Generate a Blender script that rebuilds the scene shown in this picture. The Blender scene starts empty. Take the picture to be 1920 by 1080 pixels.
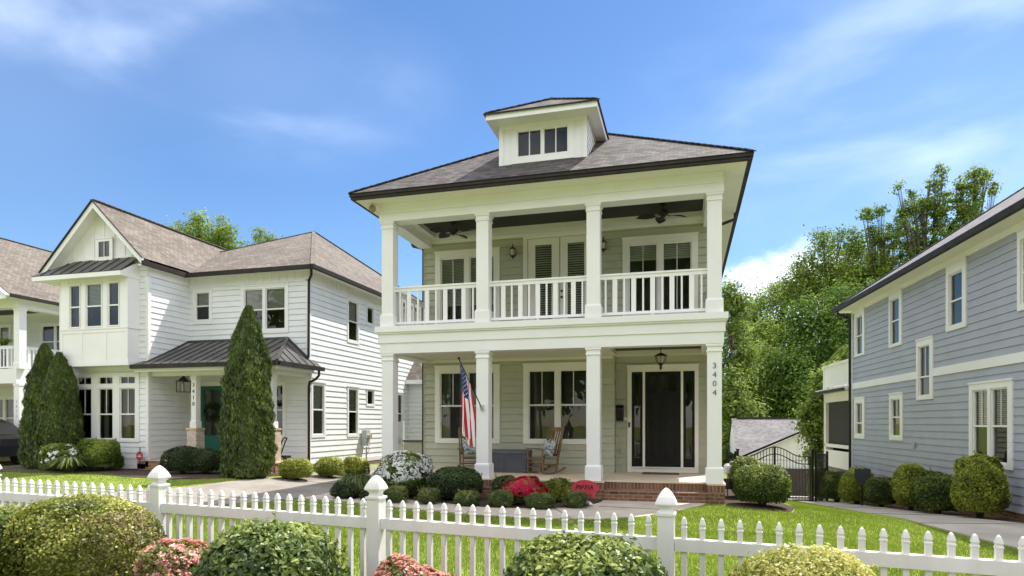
import bpy, math, random
import numpy as np
from mathutils import Vector, Matrix
R = math.radians
random.seed(7); rng = np.random.default_rng(7)
S = bpy.context.scene
C = S.collection

# ---------------------------------------------------------------- camera
FPX, HORIZ, YAW, EYE = 1196.0, 794.0, math.atan(325/1196.0), 1.7
cam = bpy.data.cameras.new('camera'); cam.sensor_width = 36; cam.lens = FPX/1920*36
cam.shift_y = (HORIZ-540)/1920; cam.clip_end = 3000
co = bpy.data.objects.new('camera', cam); C.objects.link(co); S.camera = co
co.location = (0, 0, EYE); co.rotation_euler = (R(90), 0, YAW)
CY, SY = math.cos(YAW), math.sin(YAW)
def at(px, py, d):
    """world point seen at photo position (px,py) at depth d metres"""
    a = (px-960)/FPX*d
    return Vector((a*CY-d*SY, a*SY+d*CY, EYE-(py-HORIZ)/FPX*d))

# ---------------------------------------------------------------- sun and sky
SUNV = Vector((.31, .46, 1)).normalized()
elev = math.asin(SUNV.z); azim = math.atan2(SUNV.x, SUNV.y)
sl = bpy.data.lights.new('sun', 'SUN'); sl.energy = 3.05; sl.angle = R(0.55); sl.color = (1, .955, .88)
so = bpy.data.objects.new('sun', sl); C.objects.link(so); so.location = (20, 20, 40)
so.rotation_euler = SUNV.to_track_quat('Z', 'Y').to_euler()
W = bpy.data.worlds.new('World'); S.world = W; W.use_nodes = True
S.view_settings.view_transform = 'Standard'; S.view_settings.look = 'None'
S.view_settings.gamma = 1; S.view_settings.use_curve_mapping = False
S.view_settings.exposure = 1.3
nt = W.node_tree; nt.nodes.clear(); L = nt.links.new
def N(t, tree=None, **k):
    n = (tree or nt).nodes.new(t)
    for a, b in k.items(): setattr(n, a, b)
    return n
sky = N('ShaderNodeTexSky', sky_type='NISHITA', sun_disc=False, sun_elevation=elev, sun_rotation=azim)
sky.air_density = 1.0; sky.dust_density = 0.15; sky.ozone_density = 3.0; sky.altitude = 100
hs = N('ShaderNodeHueSaturation'); hs.inputs['Saturation'].default_value = 1.15; hs.inputs['Value'].default_value = 1.0
L(sky.outputs[0], hs.inputs['Color'])
hm = N('ShaderNodeVectorMath', operation='MULTIPLY'); L(hs.outputs[0], hm.inputs[0]); hm.inputs[1].default_value = (.99, .945, .94)
tc = N('ShaderNodeTexCoord')
def vmath(op, a, b=None, tree=None):
    n = N('ShaderNodeVectorMath', tree, operation=op); t = tree or nt
    for i, v in enumerate((a, b)):
        if v is None: continue
        if hasattr(v, 'is_linked'): t.links.new(v, n.inputs[i])
        else: n.inputs[i].default_value = v
    return n
def fmath(op, a, b=None, tree=None, clamp=False):
    n = N('ShaderNodeMath', tree, operation=op, use_clamp=clamp); t = tree or nt
    for i, v in enumerate((a, b)):
        if v is None: continue
        if hasattr(v, 'is_linked'): t.links.new(v, n.inputs[i])
        else: n.inputs[i].default_value = v
    return n.outputs[0]
dirv = tc.outputs['Generated']
def mrange(v, a, b, c=0, d=1):
    m = N('ShaderNodeMapRange', interpolation_type='SMOOTHSTEP'); L(v, m.inputs[0])
    m.inputs[1].default_value = a; m.inputs[2].default_value = b; m.inputs[3].default_value = c; m.inputs[4].default_value = d
    return m.outputs[0]
def blob(px, py, r0, r1, st=(1, 1, 1)):
    d = (at(px, py, 1)-Vector((0, 0, EYE))).normalized()
    df = vmath('SUBTRACT', dirv, tuple(d)); sc = vmath('MULTIPLY', df.outputs[0], st)
    return mrange(vmath('LENGTH', sc.outputs[0]).outputs['Value'], r0, r1, 1, 0)
mp = N('ShaderNodeMapping'); mp.inputs['Scale'].default_value = (1.6, 1.6, 4.2); mp.inputs['Rotation'].default_value = (0.25, .1, .3); L(dirv, mp.inputs[0])
nz = N('ShaderNodeTexNoise'); nz.inputs['Scale'].default_value = 1.7; nz.inputs['Detail'].default_value = 7; nz.inputs['Roughness'].default_value = .5; nz.inputs['Distortion'].default_value = .35
L(mp.outputs[0], nz.inputs['Vector'])
wisp = mrange(nz.outputs[0], .42, .74)
zones = fmath('ADD', fmath('ADD', fmath('MULTIPLY', blob(0, 130, .0, .2), .5), fmath('MULTIPLY', blob(480, 130, .0, .3, (1, 1, 2.2)), .5)),
              fmath('ADD', fmath('MULTIPLY', blob(1720, 200, .02, .46, (1, 1, 2.1)), .34), fmath('MULTIPLY', blob(1900, 280, .0, .4), .2)))
cir = fmath('MULTIPLY', wisp, zones, clamp=True)
veil = fmath('MULTIPLY', zones, .14)
cir = fmath('ADD', cir, veil, clamp=True)
nz2 = N('ShaderNodeTexNoise'); nz2.inputs['Scale'].default_value = 7.5; nz2.inputs['Detail'].default_value = 9; nz2.inputs['Roughness'].default_value = .58
mp2 = N('ShaderNodeMapping'); mp2.inputs['Scale'].default_value = (1, 1, 1.5); L(dirv, mp2.inputs[0]); L(mp2.outputs[0], nz2.inputs['Vector'])
cz = fmath('ADD', fmath('MULTIPLY', blob(1490, 535, .0, .12, (1, 1, 1.35)), .5), fmath('MULTIPLY', blob(1385, 525, 0, .07), .24))
cum = mrange(fmath('ADD', nz2.outputs[0], cz), .62, .92)
cum = fmath('MULTIPLY', cum, mrange(cz, .0, .16), clamp=True)
mx = N('ShaderNodeMixRGB'); L(fmath('MULTIPLY', cir, .85), mx.inputs[0]); gs = vmath('SCALE', hm.outputs[0]); gs.inputs['Scale'].default_value = 1/6.
gm = N('ShaderNodeGamma'); L(gs.outputs[0], gm.inputs[0]); gm.inputs[1].default_value = 1.05
gs2 = vmath('SCALE', gm.outputs[0]); gs2.inputs['Scale'].default_value = 4.75
L(gs2.outputs[0], mx.inputs[1]); mx.inputs[2].default_value = (6.2, 6.9, 8.2, 1)
mx2 = N('ShaderNodeMixRGB'); L(fmath('MULTIPLY', cum, .8), mx2.inputs[0]); L(mx.outputs[0], mx2.inputs[1]); mx2.inputs[2].default_value = (8.0, 8.2, 8.6, 1)
bg = N('ShaderNodeBackground'); bg.inputs[1].default_value = 0.1
# bright broken cloud added out of view, behind and overhead, to fill the shade
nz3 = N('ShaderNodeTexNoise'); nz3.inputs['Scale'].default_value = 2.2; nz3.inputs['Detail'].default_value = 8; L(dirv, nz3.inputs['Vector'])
fw = vmath('DOT_PRODUCT', dirv, (-SY, CY, -.25)); fill_zone = mrange(fw.outputs['Value'], -.05, .5, 1, 0)
fill_cloud = fmath('MULTIPLY', mrange(nz3.outputs[0], .36, .56), fill_zone, clamp=True)
mx3 = N('ShaderNodeMixRGB'); L(fmath('MULTIPLY', fill_cloud, .85), mx3.inputs[0]); L(mx2.outputs[0], mx3.inputs[1]); mx3.inputs[2].default_value = (10.6, 10.6, 10.9, 1)
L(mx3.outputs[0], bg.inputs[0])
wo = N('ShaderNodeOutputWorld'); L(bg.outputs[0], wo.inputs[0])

# ---------------------------------------------------------------- materials
def mat(name, col, rough=.6, col2=None, scale=3., bump=0., bscale=60., spec=.35, metal=0., stretch=(1, 1, 1), detail=6):
    m = bpy.data.materials.new(name); m.use_nodes = True; t = m.node_tree; b = t.nodes['Principled BSDF']
    b.inputs['Roughness'].default_value = rough; b.inputs['Metallic'].default_value = metal
    b.inputs['Specular IOR Level'].default_value = spec
    b.inputs['Base Color'].default_value = (*col, 1)
    if col2 or bump:
        c = t.nodes.new('ShaderNodeTexCoord'); mpn = t.nodes.new('ShaderNodeMapping'); mpn.inputs['Scale'].default_value = stretch
        t.links.new(c.outputs['Object'], mpn.inputs[0])
    if col2:
        n = t.nodes.new('ShaderNodeTexNoise'); n.inputs['Scale'].default_value = scale; n.inputs['Detail'].default_value = detail; n.inputs['Roughness'].default_value = .6
        r = t.nodes.new('ShaderNodeValToRGB'); r.color_ramp.elements[0].position = .36; r.color_ramp.elements[1].position = .66
        r.color_ramp.elements[0].color = (*col, 1); r.color_ramp.elements[1].color = (*col2, 1)
        t.links.new(mpn.outputs[0], n.inputs['Vector']); t.links.new(n.outputs[0], r.inputs[0]); t.links.new(r.outputs[0], b.inputs['Base Color'])
    if bump:
        n2 = t.nodes.new('ShaderNodeTexNoise'); n2.inputs['Scale'].default_value = bscale; n2.inputs['Detail'].default_value = 4
        bp = t.nodes.new('ShaderNodeBump'); bp.inputs['Strength'].default_value = bump; bp.inputs['Distance'].default_value = .02
        t.links.new(mpn.outputs[0], n2.inputs['Vector']); t.links.new(n2.outputs[0], bp.inputs['Height']); t.links.new(bp.outputs[0], b.inputs['Normal'])
    return m
def brickmat(name, c1, c2, mortar, bw, rh, ms, rough=.8, bumpd=.01, mix=None, squash=1):
    m = bpy.data.materials.new(name); m.use_nodes = True; t = m.node_tree; b = t.nodes['Principled BSDF']
    b.inputs['Roughness'].default_value = rough; b.inputs['Specular IOR Level'].default_value = .25
    uv = t.nodes.new('ShaderNodeUVMap'); uv.uv_map = 'uv'
    k = t.nodes.new('ShaderNodeTexBrick'); k.inputs['Scale'].default_value = 1; k.inputs['Brick Width'].default_value = bw; k.inputs['Row Height'].default_value = rh
    k.inputs['Mortar Size'].default_value = ms; k.inputs['Color1'].default_value = (*c1, 1); k.inputs['Color2'].default_value = (*c2, 1); k.inputs['Mortar'].default_value = (*mortar, 1)
    k.inputs['Mortar Smooth'].default_value = .3; k.offset = .5
    t.links.new(uv.outputs[0], k.inputs['Vector'])
    n = t.nodes.new('ShaderNodeTexNoise'); n.inputs['Scale'].default_value = 9; n.inputs['Detail'].default_value = 8; n.inputs['Roughness'].default_value = .7
    t.links.new(uv.outputs[0], n.inputs['Vector'])
    n3 = t.nodes.new('ShaderNodeTexNoise'); n3.inputs['Scale'].default_value = .7; n3.inputs['Detail'].default_value = 5
    t.links.new(uv.outputs[0], n3.inputs['Vector'])
    ad = t.nodes.new('ShaderNodeMath'); ad.operation = 'ADD'; t.links.new(n.outputs[0], ad.inputs[0]); t.links.new(n3.outputs[0], ad.inputs[1])
    mr = t.nodes.new('ShaderNodeMapRange'); mr.inputs[1].default_value = .6; mr.inputs[2].default_value = 1.4; mr.inputs[3].default_value = .62; mr.inputs[4].default_value = 1.38
    t.links.new(ad.outputs[0], mr.inputs[0])
    mu = t.nodes.new('ShaderNodeVectorMath'); mu.operation = 'SCALE'; t.links.new(k.outputs['Color'], mu.inputs[0]); t.links.new(mr.outputs[0], mu.inputs['Scale'])
    t.links.new(mu.outputs[0], b.inputs['Base Color'])
    bp = t.nodes.new('ShaderNodeBump'); bp.inputs['Strength'].default_value = .8; bp.inputs['Distance'].default_value = bumpd; bp.invert = True
    t.links.new(k.outputs['Fac'], bp.inputs['Height']); t.links.new(bp.outputs[0], b.inputs['Normal'])
    return m
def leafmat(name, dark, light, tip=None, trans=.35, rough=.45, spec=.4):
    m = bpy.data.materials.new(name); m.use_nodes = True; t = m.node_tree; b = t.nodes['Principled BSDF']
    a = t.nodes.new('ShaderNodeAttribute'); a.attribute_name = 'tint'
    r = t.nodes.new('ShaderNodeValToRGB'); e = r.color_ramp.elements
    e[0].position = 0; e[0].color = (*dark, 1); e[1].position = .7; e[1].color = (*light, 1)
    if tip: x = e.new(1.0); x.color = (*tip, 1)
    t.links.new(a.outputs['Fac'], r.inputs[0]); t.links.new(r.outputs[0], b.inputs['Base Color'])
    b.inputs['Roughness'].default_value = rough; b.inputs['Specular IOR Level'].default_value = spec
    tr = t.nodes.new('ShaderNodeBsdfTranslucent'); t.links.new(r.outputs[0], tr.inputs[0])
    mxn = t.nodes.new('ShaderNodeMixShader'); mxn.inputs[0].default_value = trans
    t.links.new(b.outputs[0], mxn.inputs[1]); t.links.new(tr.outputs[0], mxn.inputs[2])
    t.links.new(mxn.outputs[0], t.nodes['Material Output'].inputs[0])
    return m
def glassmat(name, ior=1.75, tint=(1, 1, 1), rough=.0, wav=.0):
    m = bpy.data.materials.new(name); m.use_nodes = True; t = m.node_tree; t.nodes.remove(t.nodes['Principled BSDF'])
    g = t.nodes.new('ShaderNodeBsdfGlossy'); g.inputs['Roughness'].default_value = rough
    tr = t.nodes.new('ShaderNodeBsdfTransparent'); tr.inputs[0].default_value = (*tint, 1)
    fr = t.nodes.new('ShaderNodeFresnel'); fr.inputs[0].default_value = ior
    if wav:
        c = t.nodes.new('ShaderNodeTexCoord'); n = t.nodes.new('ShaderNodeTexNoise'); n.inputs['Scale'].default_value = 1.3
        bp = t.nodes.new('ShaderNodeBump'); bp.inputs['Strength'].default_value = wav; bp.inputs['Distance'].default_value = .05
        t.links.new(c.outputs['Object'], n.inputs['Vector']); t.links.new(n.outputs[0], bp.inputs['Height']); t.links.new(bp.outputs[0], g.inputs['Normal'])
    mxn = t.nodes.new('ShaderNodeMixShader'); t.links.new(fr.outputs[0], mxn.inputs[0]); t.links.new(tr.outputs[0], mxn.inputs[1]); t.links.new(g.outputs[0], mxn.inputs[2])
    t.links.new(mxn.outputs[0], t.nodes['Material Output'].inputs[0])
    return m
M = dict(
 white=mat('white_paint', (.79, .775, .77), .5, (.835, .82, .815), 1.2, spec=.3),
 vinyl=mat('white_vinyl', (.80, .79, .77), .38, (.72, .70, .665), 5, spec=.45, stretch=(1, 1, .5)),
 wsid=mat('white_siding', (.73, .74, .75), .6, (.81, .82, .825), .8, .05, 90),
 cream=mat('cream_paint', (.78, .74, .67), .55, (.82, .79, .73), 1.2),
 sage=mat('sage_siding', (.42, .425, .325), .6, (.465, .465, .36), 1.5, .06, 90),
 blue=mat('blue_siding', (.37, .38, .45), .6, (.41, .42, .49), 1.6, .06, 90),
 bronze=mat('dark_bronze', (.026, .022, .02), .62, (.04, .034, .03), 4, spec=.2),
 black=mat('black_metal', (.012, .012, .013), .45),
 doorblk=mat('black_door_paint', (.008, .0075, .007), .5, (.013, .012, .011), 6, spec=.22),
 dwood=mat('dark_stained_boards', (.018, .015, .013), .5, (.03, .026, .022), 8, stretch=(1, 12, 1)),
 soff=mat('soffit_paint', (.72, .70, .60), .6, (.77, .75, .66), 1.5),
 shdark=brickmat('charcoal_brown_shingles', (.042, .037, .034), (.125, .108, .099), (.03, .027, .025), .19, .13, .006),
 shtan=brickmat('tan_shingles', (.122, .101, .082), (.205, .175, .145), (.08, .062, .052), .19, .13, .006),
 shgrey=brickmat('grey_shingles', (.14, .13, .132), (.22, .205, .208), (.07, .065, .065), .19, .13, .006),
 brick=brickmat('red_brick', (.15, .066, .038), (.26, .125, .072), (.30, .25, .19), .21, .075, .008, bumpd=.015),
 tbrick=brickmat('buff_brick', (.50, .38, .27), (.66, .55, .43), (.62, .58, .5), .21, .075, .009, bumpd=.015),
 conc=mat('concrete', (.42, .36, .29), .85, (.56, .49, .40), 1.6, .15, 60),
 walkr=mat('weathered_concrete', (.42, .37, .31), .9, (.56, .51, .44), .9, .2, 50),
 drive=mat('worn_concrete', (.20, .178, .15), .9, (.30, .27, .235), .9, .2, 50),
 floor=mat('porch_floor_concrete', (.58, .47, .34), .8, (.68, .56, .42), 2, .1, 60),
 metalroof=mat('dark_standing_seam', (.05, .045, .042), .38, (.07, .065, .062), 2, spec=.6),
 wood=mat('teak_wood', (.15, .09, .045), .55, (.24, .155, .085), 7, .15, 40, stretch=(1, 1, .2)),
 cushion=mat('flowered_cushion', (.10, .13, .16), .9, (.66, .68, .62), 13, detail=3),
 boxgrey=mat('slate_resin', (.075, .08, .10), .55, (.10, .105, .125), 4),
 inter=mat('room_dark', (.13, .12, .105), .8),
 blind=mat('blind_slats', (.72, .73, .70), .6),
 curtain=mat('curtain_cloth', (.34, .34, .32), .9),
 glass=glassmat('window_glass', 1.62, (.90, .93, .91), wav=.05),
 red=mat('flag_red', (.50, .02, .035), .8), fwhite=mat('flag_white', (.80, .78, .76), .8), navy=mat('flag_blue', (.02, .035, .16), .8),
 signred=mat('sign_red', (.55, .05, .08), .55, (.42, .04, .06), 9),
 teal=mat('teal_door_paint', (.02, .13, .105), .4),
 grey=mat('utility_grey', (.42, .44, .44), .5, (.5, .51, .5), 5),
 dgrey=mat('dark_grey', (.06, .065, .07), .5),
 carp=mat('black_car_paint', (.005, .005, .007), .3, spec=.12), tyre=mat('tyre_rubber', (.012, .012, .012), .85), rim=mat('alloy', (.25, .25, .26), .3, metal=.8),
 bark=mat('bark', (.055, .042, .03), .9, (.12, .095, .07), 12, .6, 30, stretch=(1, 1, .25)),
 stem=mat('shrub_stems', (.05, .035, .022), .9),
 screen=mat('insect_screen', (.045, .038, .03), .8),
 stone=mat('white_stone', (.62, .60, .55), .7, (.75, .73, .68), 6, .3, 20),
 bronzeL=mat('lantern_metal', (.02, .015, .012), .4),
 frost=mat('lantern_glass', (.42, .36, .27), .25, spec=.6),
 mortar=mat('bed_mulch', (.035, .022, .016), .95, (.095, .062, .042), 22, 1.0, 35, detail=10),
 petalw=leafmat('white_petals', (.72, .72, .70), (.86, .86, .84), trans=.25),
 petalp=leafmat('pink_petals', (.66, .20, .19), (.84, .46, .40), (.90, .72, .50), trans=.3),
 petalr=leafmat('crimson_petals', (.34, .0, .025), (.62, .008, .06), trans=.25),
)
LM = dict(
 box=leafmat('boxwood_leaves', (.035, .058, .011), (.11, .165, .026), (.28, .32, .06)),
 boxy=leafmat('golden_boxwood_leaves', (.09, .11, .014), (.30, .33, .05), (.60, .56, .18)),
 laurel=leafmat('holly_leaves', (.03, .055, .014), (.105, .165, .035), (.34, .39, .09), rough=.42, spec=.4, trans=.25),
 dark=leafmat('dark_shrub_leaves', (.018, .032, .010), (.05, .082, .022), (.09, .13, .03)),
 azal=leafmat('azalea_leaves', (.05, .07, .015), (.20, .22, .05), (.42, .34, .10)),
 cyp=leafmat('arborvitae_sprays', (.028, .048, .010), (.085, .125, .02), (.17, .22, .035), trans=.25),
 hold=leafmat('young_shrub_leaves', (.10, .125, .016), (.32, .37, .045), (.60, .60, .11)),
 oak=leafmat('oak_leaves', (.045, .085, .018), (.15, .24, .042), (.30, .39, .08), trans=.6, rough=.7, spec=.15),
 spring=leafmat('spring_leaves', (.10, .15, .032), (.27, .35, .075), (.46, .52, .16), trans=.55, rough=.7, spec=.15),
 mid=leafmat('ivy_leaves', (.08, .125, .024), (.27, .36, .065), (.46, .53, .14), trans=.65, rough=.7, spec=.15),
 grass=leafmat('grass_blades', (.15, .22, .022), (.30, .39, .05), (.48, .52, .13), trans=.4),
 dry=leafmat('dry_leaves', (.12, .075, .03), (.30, .21, .10), (.46, .38, .2), trans=.2),
 lir=leafmat('strappy_leaves', (.04, .06, .014), (.12, .16, .035), (.30, .30, .09), trans=.3),
)

# ---------------------------------------------------------------- mesh helpers
class MB:
    def __init__(s): s.v = []; s.f = []; s.m = []
    def face(s, pts, mi=0):
        b = len(s.v); s.v += [tuple(p) for p in pts]; s.f.append(tuple(range(b, b+len(pts)))); s.m.append(mi); return s
    def hexa(s, p, mi=0):      # p: 4 bottom, 4 top
        b = len(s.v); s.v += [tuple(q) for q in p]
        for q in ((3, 2, 1, 0), (4, 5, 6, 7), (0, 1, 5, 4), (1, 2, 6, 5), (2, 3, 7, 6), (3, 0, 4, 7)):
            s.f.append(tuple(b+i for i in q)); s.m.append(mi)
        return s
    def box(s, x0, x1, y0, y1, z0, z1, mi=0):
        return s.hexa([(x0, y0, z0), (x1, y0, z0), (x1, y1, z0), (x0, y1, z0), (x0, y0, z1), (x1, y0, z1), (x1, y1, z1), (x0, y1, z1)], mi)
    def fbox(s, F, u0, u1, n0, n1, z0, z1, mi=0):
        P = F.pt
        return s.hexa([P(u0, n1, z0), P(u1, n1, z0), P(u1, n0, z0), P(u0, n0, z0), P(u0, n1, z1), P(u1, n1, z1), P(u1, n0, z1), P(u0, n0, z1)], mi)
    def bar(s, a, b, w, h=None, up=(0, 0, 1), mi=0):
        a = Vector(a); b = Vector(b); h = h or w; d = (b-a).normalized(); U = Vector(up)
        if abs(d.dot(U)) > .98: U = Vector((0, 1, 0))
        x = d.cross(U).normalized(); y = x.cross(d)
        q = lambda c: [c-x*w/2-y*h/2, c+x*w/2-y*h/2, c+x*w/2+y*h/2, c-x*w/2+y*h/2]
        return s.hexa(q(a)+q(b), mi)
    def tube(s, pts, r, n=8, mi=0, cap=True):
        pts = [Vector(p) for p in pts]; rs = r if hasattr(r, '__len__') else [r]*len(pts)
        rings = []; X = None
        for i, p in enumerate(pts):
            d = (pts[min(i+1, len(pts)-1)]-pts[max(i-1, 0)]).normalized()
            if X is None: X = d.orthogonal().normalized()
            X = (X-d*X.dot(d)).normalized(); Y = d.cross(X)
            b = len(s.v); rings.append(b)
            for k in range(n):
                a = 2*math.pi*k/n; s.v.append(tuple(p+(X*math.cos(a)+Y*math.sin(a))*rs[i]))
        for i in range(len(rings)-1):
            for k in range(n):
                k2 = (k+1) % n; s.f.append((rings[i]+k, rings[i]+k2, rings[i+1]+k2, rings[i+1]+k)); s.m.append(mi)
        if cap:
            s.f.append(tuple(rings[0]+k for k in range(n))[::-1]); s.m.append(mi); s.f.append(tuple(rings[-1]+k for k in range(n))); s.m.append(mi)
        return s
    def lathe(s, c, prof, n=12, mi=0, rot=0):
        rings = []
        for (r, z) in prof:
            b = len(s.v); rings.append(b)
            for k in range(n):
                a = 2*math.pi*k/n+rot; s.v.append((c[0]+r*math.cos(a), c[1]+r*math.sin(a), c[2]+z))
        for i in range(len(rings)-1):
            for k in range(n):
                k2 = (k+1) % n; s.f.append((rings[i]+k, rings[i]+k2, rings[i+1]+k2, rings[i+1]+k)); s.m.append(mi)
        s.f.append(tuple(rings[0]+k for k in range(n))[::-1]); s.m.append(mi); s.f.append(tuple(rings[-1]+k for k in range(n))); s.m.append(mi)
        return s
    def sqlathe(s, c, prof, rot=0, mi=0):    # half widths
        return s.lathe(c, [(w*math.sqrt(2), z) for w, z in prof], 4, mi, rot+math.pi/4)
    def plate(s, F, rect, holes, n0, n1, mi=0):
        """slab in a wall frame with rectangular holes; n1 is the outer face"""
        u0, u1, z0, z1 = rect
        us = sorted({u0, u1, *[min(max(h[i], u0), u1) for h in holes for i in (0, 1)]})
        zs = sorted({z0, z1, *[min(max(h[i], z0), z1) for h in holes for i in (2, 3)]})
        inh = lambda u, z: (not (u0 < u < u1 and z0 < z < z1)) or any(h[0] < u < h[1] and h[2] < z < h[3] for h in holes)
        P = F.pt
        for i in range(len(us)-1):
            for j in range(len(zs)-1):
                a, b, c, d = us[i], us[i+1], zs[j], zs[j+1]; um, zm = (a+b)/2, (c+d)/2
                if inh(um, zm): continue
                s.face([P(a, n1, c), P(b, n1, c), P(b, n1, d), P(a, n1, d)], mi)
                if n0 != n1:
                    e = 1e-4
                    if inh(a-e, zm): s.face([P(a, n0, c), P(a, n1, c), P(a, n1, d), P(a, n0, d)], mi)
                    if inh(b+e, zm): s.face([P(b, n1, c), P(b, n0, c), P(b, n0, d), P(b, n1, d)], mi)
                    if inh(um, c-e): s.face([P(a, n0, c), P(b, n0, c), P(b, n1, c), P(a, n1, c)], mi)
                    if inh(um, d+e): s.face([P(a, n1, d), P(b, n1, d), P(b, n0, d), P(a, n0, d)], mi)
        return s
    def siding(s, F, u0, u1, z0, z1, holes=(), lap=.19, out=.020, mi=0, top=None, gap=.0065):
        """lap boards; top(u) optional sloping top"""
        P = F.pt; k = 0; z = z0
        while z < z1-1e-3:
            ze = min(z+lap, z1)
            hs = [h for h in holes if h[2] < ze and h[3] > z]
            us = sorted({u0, u1, *[min(max(h[i], u0), u1) for h in hs for i in (0, 1)]})
            nn = lambda q: out*(1-(q-z)/lap)
            for i in range(len(us)-1):
                a, b = us[i], us[i+1]; um = (a+b)/2; segs = [(z, ze)]
                for h in hs:
                    if h[0] < um < h[1]:
                        ns = []
                        for (p, q) in segs:
                            if h[2] > p: ns.append((p, min(q, h[2])))
                            if h[3] < q: ns.append((max(p, h[3]), q))
                        segs = [(p, q) for p, q in ns if q-p > 1e-4]
                for p, q in segs:
                    if q == ze and q < z1-1e-3 and q-p > .03:
                        q -= gap
                        if not top: s.face([P(a, -.014, q), P(b, -.014, q), P(b, -.014, ze), P(a, -.014, ze)], mi)
                    if top:
                        # clip in u where top(u) < q
                        if top(a) <= p and top(b) <= p: continue
                        m = 12; du = (b-a)/m
                        for j in range(m):
                            ua, ub = a+j*du, a+(j+1)*du; qa, qb = min(q, top(ua)), min(q, top(ub))
                            if qa <= p and qb <= p: continue
                            qa = max(qa, p); qb = max(qb, p)
                            s.face([P(ua, nn(p), p), P(ub, nn(p), p), P(ub, nn(qb), qb), P(ua, nn(qa), qa)], mi)
                            if p == z: s.face([P(ua, 0, p), P(ub, 0, p), P(ub, nn(p), p), P(ua, nn(p), p)], mi)
                    else:
                        s.face([P(a, nn(p), p), P(b, nn(p), p), P(b, nn(q), q), P(a, nn(q), q)], mi)
                        if p == z: s.face([P(a, -.014, p), P(b, -.014, p), P(b, nn(p), p), P(a, nn(p), p)], mi)
            z = ze
        return s
    def build(s, name, mats, parent=None, smooth=False):
        me = bpy.data.meshes.new(name)
        v = s.v
        root = parent
        while root is not None and root.parent is not None: root = root.parent
        if root is not None and root.name not in LOCAL:
            mi = rootmat(root).inverted(); v = [tuple(mi @ Vector(p)) for p in v]
        me.from_pydata(v, [], s.f)
        mats = mats if isinstance(mats, (list, tuple)) else [mats]
        for m in mats: me.materials.append(M[m] if isinstance(m, str) else m)
        if len(mats) > 1: me.polygons.foreach_set('material_index', s.m)
        uv = me.uv_layers.new(name='uv'); dat = np.zeros(len(me.loops)*2, 'f'); i = 0
        for p in me.polygons:
            n = p.normal
            if abs(n.z) > .985: t = Vector((1, 0, 0))
            else: t = Vector((-n.y, n.x, 0)).normalized()
            b = n.cross(t)
            for li in range(p.loop_start, p.loop_start+p.loop_total):
                c = me.vertices[me.loops[li].vertex_index].co
                dat[2*li] = c.dot(t); dat[2*li+1] = c.dot(b)
        uv.data.foreach_set('uv', dat)
        if smooth: me.polygons.foreach_set('use_smooth', [True]*len(me.polygons))
        o = bpy.data.objects.new(name, me); C.objects.link(o)
        if parent is not None: o.parent = parent
        return o
LOCAL = set()
def rootmat(o): return Matrix.Translation(o.location) @ Matrix.Rotation(o.rotation_euler.z, 4, 'Z')
class Fr:
    """wall frame: origin, horizontal direction u, outward normal n"""
    def __init__(s, P0, U, Nn): s.P = Vector((P0[0], P0[1], 0)); s.U = Vector((U[0], U[1], 0)); s.N = Vector((Nn[0], Nn[1], 0))
    def pt(s, u, n, z): q = s.P+s.U*u+s.N*n; return (q.x, q.y, z)
def front(Y): return Fr((0, Y), (1, 0), (0, -1))       # u = world x
def right(X): return Fr((X, 0), (0, 1), (1, 0))        # u = world y
def left(X): return Fr((X, 0), (0, -1), (-1, 0))       # u = -world y
def back(Y): return Fr((0, Y), (-1, 0), (0, 1))
def tag(o, label=None, cat=None, group=None, kind=None):
    if label: o['label'] = label
    if cat: o['category'] = cat
    if group: o['group'] = group
    if kind: o['kind'] = kind
    return o
def thing(name, label, cat, loc=(0, 0, 0), rz=0, group=None, local=False):
    o = bpy.data.objects.new(name, None); C.objects.link(o); o.location = loc; o.rotation_euler = (0, 0, rz)
    o.empty_display_size = .2
    if local: LOCAL.add(o.name)
    return tag(o, label, cat, group)
def copy_tree(o, parent=None):
    c = o.copy(); C.objects.link(c)
    if parent is not None: c.parent = parent
    if o.name in LOCAL: LOCAL.add(c.name)
    for ch in list(o.children): copy_tree(ch, c)
    return c
def textmesh(txt, size, depth=.004):
    cu = bpy.data.curves.new('lettering', 'FONT'); cu.body = txt; cu.size = size; cu.extrude = depth; cu.align_x = 'CENTER'; cu.align_y = 'CENTER'; cu.resolution_u = 3
    o = bpy.data.objects.new('lettering', cu); C.objects.link(o); dg = bpy.context.evaluated_depsgraph_get(); dg.update()
    me = bpy.data.meshes.new_from_object(o.evaluated_get(dg)); bpy.data.objects.remove(o); bpy.data.curves.remove(cu)
    return me
def lettering(txt, size, F, u, n, z, material, parent, name='house_number', vertical=False, step=None, sx=1, bold=0):
    mb = MB(); chars = list(txt) if vertical else [txt]
    for i, ch in enumerate(chars):
        me = textmesh(ch, size); zz = z-i*(step or size)
        base = len(mb.v)
        for v in me.vertices: mb.v.append(F.pt(u+v.co.x*sx, n+v.co.z, zz+v.co.y))
        for p in me.polygons: mb.f.append(tuple(base+k for k in p.vertices)); mb.m.append(0)
    return mb.build(name, material, parent)

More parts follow.
